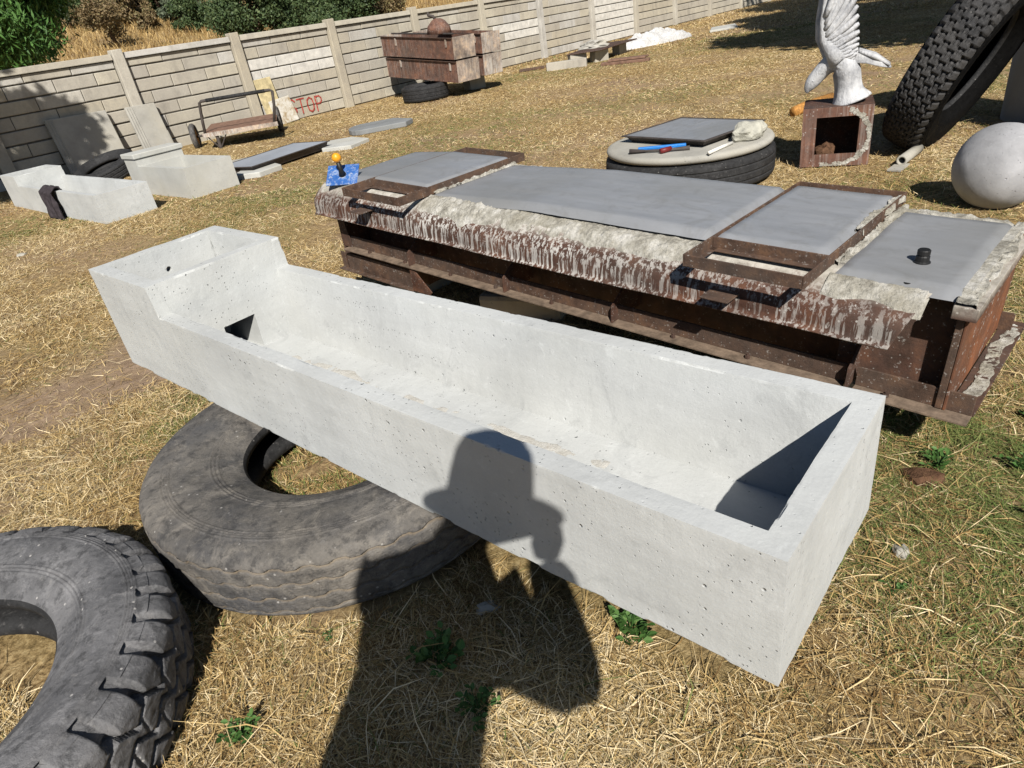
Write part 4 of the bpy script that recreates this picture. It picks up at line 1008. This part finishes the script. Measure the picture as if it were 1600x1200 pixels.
# stacked rusty mould boxes on a tyre
SB = Vector((-.09, 15.5, .285))
def mould_stack(label, b0, b1, a0, a1, z0, z1, grp='rusty mould boxes stacked on the tyre'):
    t = thing('mould_box', label, 'mould', SB, (0, .085, R(-50.3)), grp)
    MB().box(a0+.02, a1-.012, b0, b0+.01, z0, z1-.03).build('side_plate', M['rust_box'], t)
    MB().box(a0+.02, a1-.012, b1-.01, b1, z0, z1-.03).build('side_plate', M['rust_box'], t)
    MB().box(a1-.0115, a1, b0, b1, z0, z1-.01).build('end_plate', M['rust_pale'], t)
    MB().box(a0, a0+.012, b0, b1, z0, z1-.01).build('end_plate', M['rust_pale'], t)
    MB().box(a0+.02, a1-.012, b0+.011, b1-.011, z0+.002, z0+.012).build('base_plate', M['rust_box'], t)
    MB().box(a0+.02, a1-.013, b0-.035, b0+.0, z1-.03, z1-.02).build('flange', M['rust_dark'], t)
    MB().box(a0+.02, a1-.013, b0-.012, b0-.0005, z0, z0+.03).build('flange', M['rust_box'], t)
    for a_ in (a0+.45*(a1-a0)*.5, a1-.22):
        MB().box(a_-.02, a_+.02, b0-.02, b0-.0005, z1-.2, z1-.05).build('lug', M['rust_pale'], t)
    return t
mould_stack('lower rusty mould box of the pair resting on the tyre', 0, .62, -2.55, 0, .0, .43)
mould_stack('upper rusty mould box of the pair resting on the tyre', .0, .60, -2.63, -.05, .445, .875)
mould_stack('lower rusty mould box behind the pair with cement streaked end', .78, 1.32, -2.4, -.02, .02, .44)
mould_stack('upper rusty mould box behind the pair with cement streaked end', .78, 1.32, -2.4, -.02, .455, .86)
tyre('truck_tyre', 'black tyre under the stacked rusty mould boxes', .52, .33, .30, 'worn', M['rubber_black'], (-.86, 16.15, .165), (0, 0, 0), 120, seed=11)
MB2 = MB(); MB2.box(-.2, .2, -.2, .2, 0, .275); o = MB2.build('support_block', M['slab'], None, bevel=.02, loc=(.25, 16.85, 0), rot=(0, 0, .4)); tag(o, 'concrete block under the near end of the stacked mould boxes', 'block')
up1 = Matrix.Translation(SB) @ Matrix.Rotation(R(-50.3), 4, 'Z') @ Matrix.Rotation(.085, 4, 'Y')
dm = thing('mixing_drum', 'small rusty dome shaped drum on top of the stacked mould boxes', 'drum', tuple(up1 @ Vector((-.85, .32, .88))), (0, .085, 0))
m = MB(); m.lathe([(.0, .30), (.05, .30), (.14, .26), (.24, .15), (.27, .0), (.25, 0), (0, 0)], 24); m.build('shell', M['rust_box'], dm, True)
m = MB(); m.tube([(-.06, 0, .27), (-.10, 0, .34), (-.2, 0, .36), (-.21, 0, .42)], .03, 8); m.build('spout', M['steel_dark'], dm, True)
m = MB(); m.tube([tuple(up1 @ Vector((-2.3, .1, .90))), tuple(up1 @ Vector((-.3, .25, .90)))], .018, 6); m.build('loose_rod', M['steel_dark'], None).update_tag()
tag(bpy.data.objects['loose_rod'], 'thin dark rod lying on top of the stacked mould boxes', 'rod')

# debris by the fence
flat('rusted_sheet', 'warped brown sheet propped on bricks near the fence', 'sheet', [(2.65, 18.4), (3.55, 18.3), (4.9, 20.2), (3.9, 20.5)], .27, .30, M['rust_dark'])
for k, (x, y, rz) in enumerate(((2.95, 18.55, .2), (3.55, 18.75, .5), (4.35, 20.0, .9))):
    o = MB().box(-.22, .22, -.11, .11, 0, .275).build('prop_brick', M['brick'], None, bevel=.01, loc=(x, y, -.01), rot=(0, 0, rz))
    tag(o, ('brick under the near corner of the warped brown sheet', 'brick under the middle of the warped brown sheet', 'brick under the far end of the warped brown sheet')[k], 'brick', 'bricks under the sheet')
o = MB().box(-.5, .5, -.1, .1, 0, .2).build('loose_block', M['brick'], None, bevel=.012, loc=(2.62, 18.2, -.02), rot=(0, 0, R(-15))); tag(o, 'long pinkish block lying in front of the warped brown sheet', 'block')
rock('rag_heap', 'crumpled whitish rag heap on the warped brown sheet', 'rag', (3.5, 19.2, .345), (.36, .22, .12), M['slab'], 14, rough=.7)
flat('weathered_plank', 'weathered plank on top of the small plank pair in the grass', 'plank', [(3.45, 17.25), (4.25, 16.85), (4.42, 17.15), (3.6, 17.6)], .07, .11, M['timber'])
flat('weathered_plank', 'weathered plank beneath the other of the small plank pair', 'plank', [(3.3, 17.35), (4.3, 16.7), (4.4, 16.95), (3.4, 17.6)], .0, .065, M['timber'])
flat('angle_bar', 'rusty bar lying by the fence near the stacked moulds', 'bar', [(1.5, 19.2), (2.35, 19.15), (2.37, 19.25), (1.52, 19.32)], 0, .07, M['rust_bar'])
nu, nv = 60, 34; uu = np.linspace(-1, 1, nu); vv = np.linspace(-1, 1, nv); U, V2 = np.meshgrid(uu, vv, indexing='ij')
base = np.clip(1 - (U**2*.9 + V2**2), 0, 1)**.6
cre = np.abs(fbm(U*3+5, V2*3, 71, 4)-.5)*1.6
Z = base*(.16 + .26*fbm(U*1.5+3, V2*1.5, 72, 2)) + cre*.20*np.clip(base*3, 0, 1) - .03
t_ = NT('crumpled plastic sheet', .3, .5); t_.color(t_.ramp(t_.noise(5, 6), [(.3, (.52, .51, .49)), (.7, (.7, .7, .69))])); t_.bump(t_.noise(16, 5, .6, None, 1.5), .05, .8)
pl_ = put('plastic_sheet', grid_mesh('plastic_sheet', np.stack([U*1.35 + .1*fbm(V2*4, U*2, 3, 3), V2*.42, Z], -1).reshape(-1, 3), nu, nv, t_.mat, smooth=False), None, (5.75, 21.55, 0), (0, 0, R(-42+92)))
tag(pl_, 'crumpled white plastic sheet heaped at the foot of the fence', 'plastic sheet')
pl_.rotation_euler = (0, 0, R(30))
flat('pale_slab', 'thin pale slab lying just beyond the plastic sheet', 'slab', [(7.6, 22.2), (8.5, 22.3), (8.9, 23.6), (8.1, 23.5)], 0, .06, M['trough_far'])

# ------------------------------------------------------------------ the photographer, behind the camera
pn = thing('person', 'person in a brimmed hat holding up a phone before the trough', 'person', (-.40, -.55, 0))
def wp(x, e2, dy): return Vector((x + .40, dy + .55, EYE + (e2 - .65*dy)/.76))
J = {}
def skin_obj(name, verts, edges, radii, root, mat, parent):
    me = bpy.data.meshes.new(name); me.from_pydata([tuple(v) for v in verts], edges, []); me.update()
    o = put(name, me, parent); sk_ = o.modifiers.new('skin', 'SKIN'); sk_.use_smooth_shade = True
    for i, r_ in enumerate(radii): me.skin_vertices[0].data[i].radius = (r_, r_) if not isinstance(r_, tuple) else r_; me.skin_vertices[0].data[i].use_root = (i == root)
    s_ = o.modifiers.new('sub', 'SUBSURF'); s_.levels = 1; s_.render_levels = 1
    me.materials.append(mat); return o
pel = Vector((.02, .10, .98)); feetz = .05
vs = [pel, wp(-.33, -.52, -.42), wp(-.26, -.30, -.36), wp(-.25, -.18, -.33), wp(-.15, -.05, -.30), wp(-.06, .055, -.25), wp(-.03, .12, -.25),
      # left arm: shoulder, elbow, wrist
      wp(-.38, -.16, -.33), wp(-.43, -.34, -.22), wp(-.16, -.16, -.08),
      # right arm
      wp(-.06, -.29, -.33), wp(.12, -.47, -.22), wp(.10, -.22, -.10), wp(.085, -.11, -.05),
      # legs
      pel + Vector((-.11, 0, -.08)), Vector((-.12, .06, .52)), Vector((-.13, .0, .09)), Vector((-.15, .14, .04)),
      pel + Vector((.11, 0, -.08)), Vector((.13, .08, .52)), Vector((.14, .02, .09)), Vector((.16, .16, .04))]
es = [(0,1),(1,2),(2,3),(3,4),(4,5),(5,6),(3,7),(7,8),(8,9),(3,10),(10,11),(11,12),(12,13),(0,14),(14,15),(15,16),(16,17),(0,18),(18,19),(19,20),(20,21)]
rd = [.17, .20, .215, .14, .06, .095, .085, .10, .075, .05, .115, .085, .07, .055, .11, .075, .055, .045, .11, .075, .055, .045]
skin_obj('body', vs, es, rd, 0, M['cloth'], pn)
hat = put('hat', None, pn, tuple(wp(-.028, .063, -.25)), (R(-24), R(19), 0))
nb_ = 64; V = []; F = []
m = MB()
m.lathe([(.0, .168), (.04, .163), (.075, .146), (.098, .112), (.11, .06), (.117, .02), (.12, .0), (.15, -.012), (.196, -.03), (.196, -.036), (.15, -.018), (.10, -.006), (0, -.006)], 48)
m.build('crown_and_brim', M['cloth'], hat, True)
phone = put('phone', MB().box(-.085, .075, -.012, .0, -.045, .04).mesh('phone', M['black']), pn, (.40, .555 - .035, EYE + .0), (0, R(-9), 0))
# hands: palm and fingers on the phone's edges
def hand(name, wrist, palm, side):
    m = MB(); m.tube([wrist, (wrist + palm)*.5, palm], [.03, .04, .034], 10)
    for k in range(4):
        b0_ = palm + Vector((side*.006, .01, -.024 + .018*k)); m.tube([b0_, b0_ + Vector((side*-.012, .03, .012)), b0_ + Vector((side*-.04, .032, .016)), b0_ + Vector((side*-.055, .02, .018))], [.0105, .0095, .009, .007], 8)
    b0_ = palm + Vector((0, -.015, .02)); m.tube([b0_, b0_ + Vector((side*-.02, -.02, .03)), b0_ + Vector((side*-.045, -.012, .04))], [.012, .011, .008], 8)
    t = NT('skin tone', .6, .3); t.color((.3, .18, .12)); return m.build(name, t.mat, pn, True)
hand('hand', vs[13], Vector((.40+.095, .52, EYE-.03)), 1)
hand('hand', vs[9], Vector((.40-.10, .52, EYE-.02)), -1)

# ------------------------------------------------------------------ weeds, chips and the straw cover
def weed(x, y, sc, n, label, seed):
    hz = .075*max(0, 1-((x+.69)**2+(y-2.195)**2)/.25)
    r = np.random.default_rng(seed); t = thing('weed_plant', label, 'weed', (x, y, G(x, y)+hz), (0, 0, 0), 'green weeds in the dry grass')
    Vs = []; Fs = []; Ts = []; m = MB()
    for k in range(n):
        az = r.random()*6.28; L = sc*(.5+r.random()*.8); el = R(20+45*r.random())
        d = Vector((math.cos(az)*math.cos(el), math.sin(az)*math.cos(el), math.sin(el))); tip = d*L
        m.tube([(0, 0, 0), tuple(tip*.6 + Vector((0, 0, .01))), tuple(tip)], [.0022, .0018, .0012], 5)
        for q in range(4):
            p = tip*(.45 + .2*q) if q < 3 else tip
            da = az + (q % 2-.5)*2.2 + r.normal()*.4; ll = sc*(.28+.2*r.random()); ww = ll*.33
            a_ = Vector((math.cos(da), math.sin(da), .15+.4*r.random())).normalized(); b_ = a_.cross(Vector((r.normal()*.3, r.normal()*.3, 1))).normalized()
            c0 = len(Vs); nn_ = b_.cross(a_)*ll*.08
            Vs += [p, p + a_*ll*.4 + b_*ww + nn_, p + a_*ll*.4, p + a_*ll*.4 - b_*ww + nn_, p + a_*ll*.75 + b_*ww*.7 + nn_, p + a_*ll*.78, p + a_*ll*.75 - b_*ww*.7 + nn_, p + a_*ll]
            Fs += [(c0, c0+1, c0+2), (c0, c0+2, c0+3), (c0+1, c0+4, c0+5), (c0+1, c0+5, c0+2), (c0+2, c0+5, c0+6), (c0+2, c0+6, c0+3), (c0+4, c0+7, c0+5), (c0+5, c0+7, c0+6)]
            Ts += [r.random()]*8
    m.build('stem', M['leaf_weed'], t)
    leaf_obj('leaves', np.array([tuple(v) for v in Vs]), np.array(Fs), np.array(Ts), M['leaf_weed'], t)
weeds = [(-.62, 2.02, .10, 7, 'weed sprouting from the soil inside the ribbed tyre'), (-.38, 1.98, .07, 5, 'small weed at the inner rim of the ribbed tyre under the trough'),
 (-.33, 1.27, .16, 14, 'leafy weed in the photographer\'s shadow beside the ribbed tyre'), (-.22, 1.08, .12, 10, 'weed in the middle of the photographer\'s shadow'),
 (.22, 1.26, .15, 12, 'leafy weed in the elbow shadow under the trough edge'), (.16, 1.45, .08, 6, 'bright weed sprig just outside the shadow below the trough'), (-.52, 2.28, .10, 8, 'leafy weed on the soil inside the ribbed tyre near the trough'), (.33, 1.36, .06, 6, 'small sunlit weed under the trough\'s near edge'),
 (-.84, 1.13, .11, 12, 'weed clump beside the lugged tyre at the bottom edge'), (-.66, 1.42, .05, 5, 'tiny weed at the foot of the ribbed tyre'),
 (.96, 1.26, .08, 6, 'weed sprig at the foot of the trough\'s near corner'), (1.38, 1.72, .13, 9, 'weed beside the trough\'s right corner'), (1.62, 1.66, .12, 8, 'leafy weed below the near end of the steel mould'), (1.5, 1.42, .10, 9, 'weed in the grass right of the trough corner'), (1.86, 1.9, .11, 9, 'weed beside the mould\'s end flange'),
 (1.22, 1.05, .07, 6, 'small weed low at the trough\'s right side'), (1.95, 2.25, .08, 7, 'weed in the grass near the mould\'s far end corner')]
for k, (x, y, sc, nn_, lab) in enumerate(weeds): weed(x, y, sc*.45, int(nn_*1.5), lab, 100+k)
chips = [(-1.37, 2.74, .07, 'pale cement chips beside the ribbed tyre'), (1.84, 1.55, .06, 'crumbled mortar lump right of the weeds'), (1.92, 1.62, .045, 'small crumbled mortar lump beside the larger one'), (-.18, 1.42, .035, 'pale stone chip in the photographer\'s shadow'), (1.05, 1.38, .03, 'small stone chip by the trough\'s near corner'), (1.3, 1.68, .06, 'brown clod below the mould\'s near end'), (-4.9, 7.2, .05, 'small white chip in front of the far left trough')]
for k, (x, y, s_, lab) in enumerate(chips):
    rock('stone_chip', lab, 'stone', (x, y, G(x, y)+.012), (s_, s_*.7, s_*.4), M['slab'] if k != 5 else M['leaf_litter'], 40+k, 'stone chips in the grass', rz=k*1.1, sub=2, rough=.5)

def in_rect(x, y, ox, oy, yaw, a0, a1, b0, b1):
    c, s_ = math.cos(yaw), math.sin(yaw); dx, dy = x-ox, y-oy; a_ = dx*c+dy*s_; b_ = -dx*s_+dy*c
    return (a_ > a0) & (a_ < a1) & (b_ > b0) & (b_ < b1)
def blocked(x, y):
    k = in_rect(x, y, -4.392, 8.068, R(-43.8), -3.13, 0, 0, .63) | in_rect(x, y, -3.614, 8.824, R(-43.1), -1.65, 0, 0, .68)
    for cx, cy, r0, r1 in ((-.70, 2.195, .34, .73), (-1.765, 1.12, .32, .73), (1.86, 5.98, 0, .72), (3.272, 4.094, 0, .13), (-5.75, 10.75, 0, .48), (5.16, 6.06, 0, .33)):
        d = np.hypot(x-cx, y-cy); k |= (d < r1) & (d > r0)
    k |= in_rect(x, y, 2.975, 5.585, R(-27), -.27, .27, 0, .46)
    k |= in_rect(x, y, -2.97, 10.65, R(57), -.8, .8, -.4, .4)
    return k
def cover(n, x0, x1, y0, y1, length, width, flat, seed, dens, green=.10, single=False):
    r = np.random.default_rng(seed)
    x = r.uniform(x0, x1, n); y = r.uniform(y0, y1, n)
    az = np.degrees(np.arctan2(x, y)); p = FN.x*x + FN.y*y
    bare = fbm(x*.8+20, y*.8+11, 41, 4) + .22*np.clip((x+.8)/.8, 0, 1)*np.clip((6-y)/2, 0, 1); patch = fbm(x*.45+3, y*.45+8, 43, 4); clump = fbm(x*4.5, y*4.5, 47, 3)
    keep = ((np.abs(az + 1) < 44) | ((y < 3.4) & (np.abs(az) < 64))) & (r.random(n) > .92*soil_mask(x, y)) & ~in_rect(x, y, .4354, .8511, R(-44.1), -2.9, -.15, .12, 1.6) & (p < FP-.12) & ~blocked(x, y) & (r.random(n) < np.clip((bare-.27)/.14, dens, 1)*np.clip((clump-.15)/.3, .35, 1))
    x, y, patch = x[keep], y[keep], patch[keep]; m_ = len(x)
    t = np.clip(.47 + .21*r.normal(size=m_) + .5*(fbm(x*1.3+40, y*1.3+7, 83, 4)-.5), .02, .78)
    gsel = r.random(m_) < green*np.clip((patch-.42)/.16, .12, 2.2)*(1 + .9*(x > .8)*(y < 3.5)) + .75*np.exp(-((x+1.5)**2+(y-2.95)**2)/.10)*(fbm(x*6, y*6, 21, 2) > .42) + .55*np.exp(-((x-1.65)**2+(y-1.75)**2)/.22)*(fbm(x*5, y*5, 23, 2) > .5)
    t = np.where(gsel, .82 + .18*r.random(m_), t)
    print('blades', len(x)); return blades(x, y, length, width, flat, t, seed+1, single=single)
near = [cover(560000, -3.2, 3.0, .45, 3.4, .042, .0019, (.05, .40), 61, .22, .26),
        cover(40000, -3.2, 3.0, .45, 3.6, .125, .0026, (.03, .22), 62, .10, .08),
        cover(420000, -6.5, 6.5, 3.2, 8.5, .045, .0036, (.06, .33), 63, .3, .3, True),
        cover(9000, -6.5, 6.5, 3.2, 8.5, .11, .004, (.04, .2), 66, .1, .1),
        cover(420000, -11, 14, 8.2, 20, .048, .0065, (.07, .28), 64, .4, .3, True),
        cover(120000, -6, 26, 19, 36, .07, .015, (.12, .4), 65, .45, .22, True)]
ra = rng.random(9000)**.5*.40; rb_ = rng.random(9000)*6.283; hx_ = -.69 + ra*np.cos(rb_); hy_ = 2.195 + ra*np.sin(rb_)
tt_ = np.clip(.36 + .2*rng.normal(size=9000), .02, .78); tt_ = np.where(rng.random(9000) < .38, .85 + .15*rng.random(9000), tt_)
k_ = fbm(hx_*9, hy_*9, 15, 3) > .45
near.append(blades(hx_[k_], hy_[k_], .045, .0024, (.1, .45), tt_[k_], 91, lift=.085*(1-(ra[k_]/.5)**2)-.02))
gr = blade_obj('dry_grass', near, M['grass'])
tag(gr, 'short dry straw coloured grass covering the yard', 'grass', None, 'stuff')
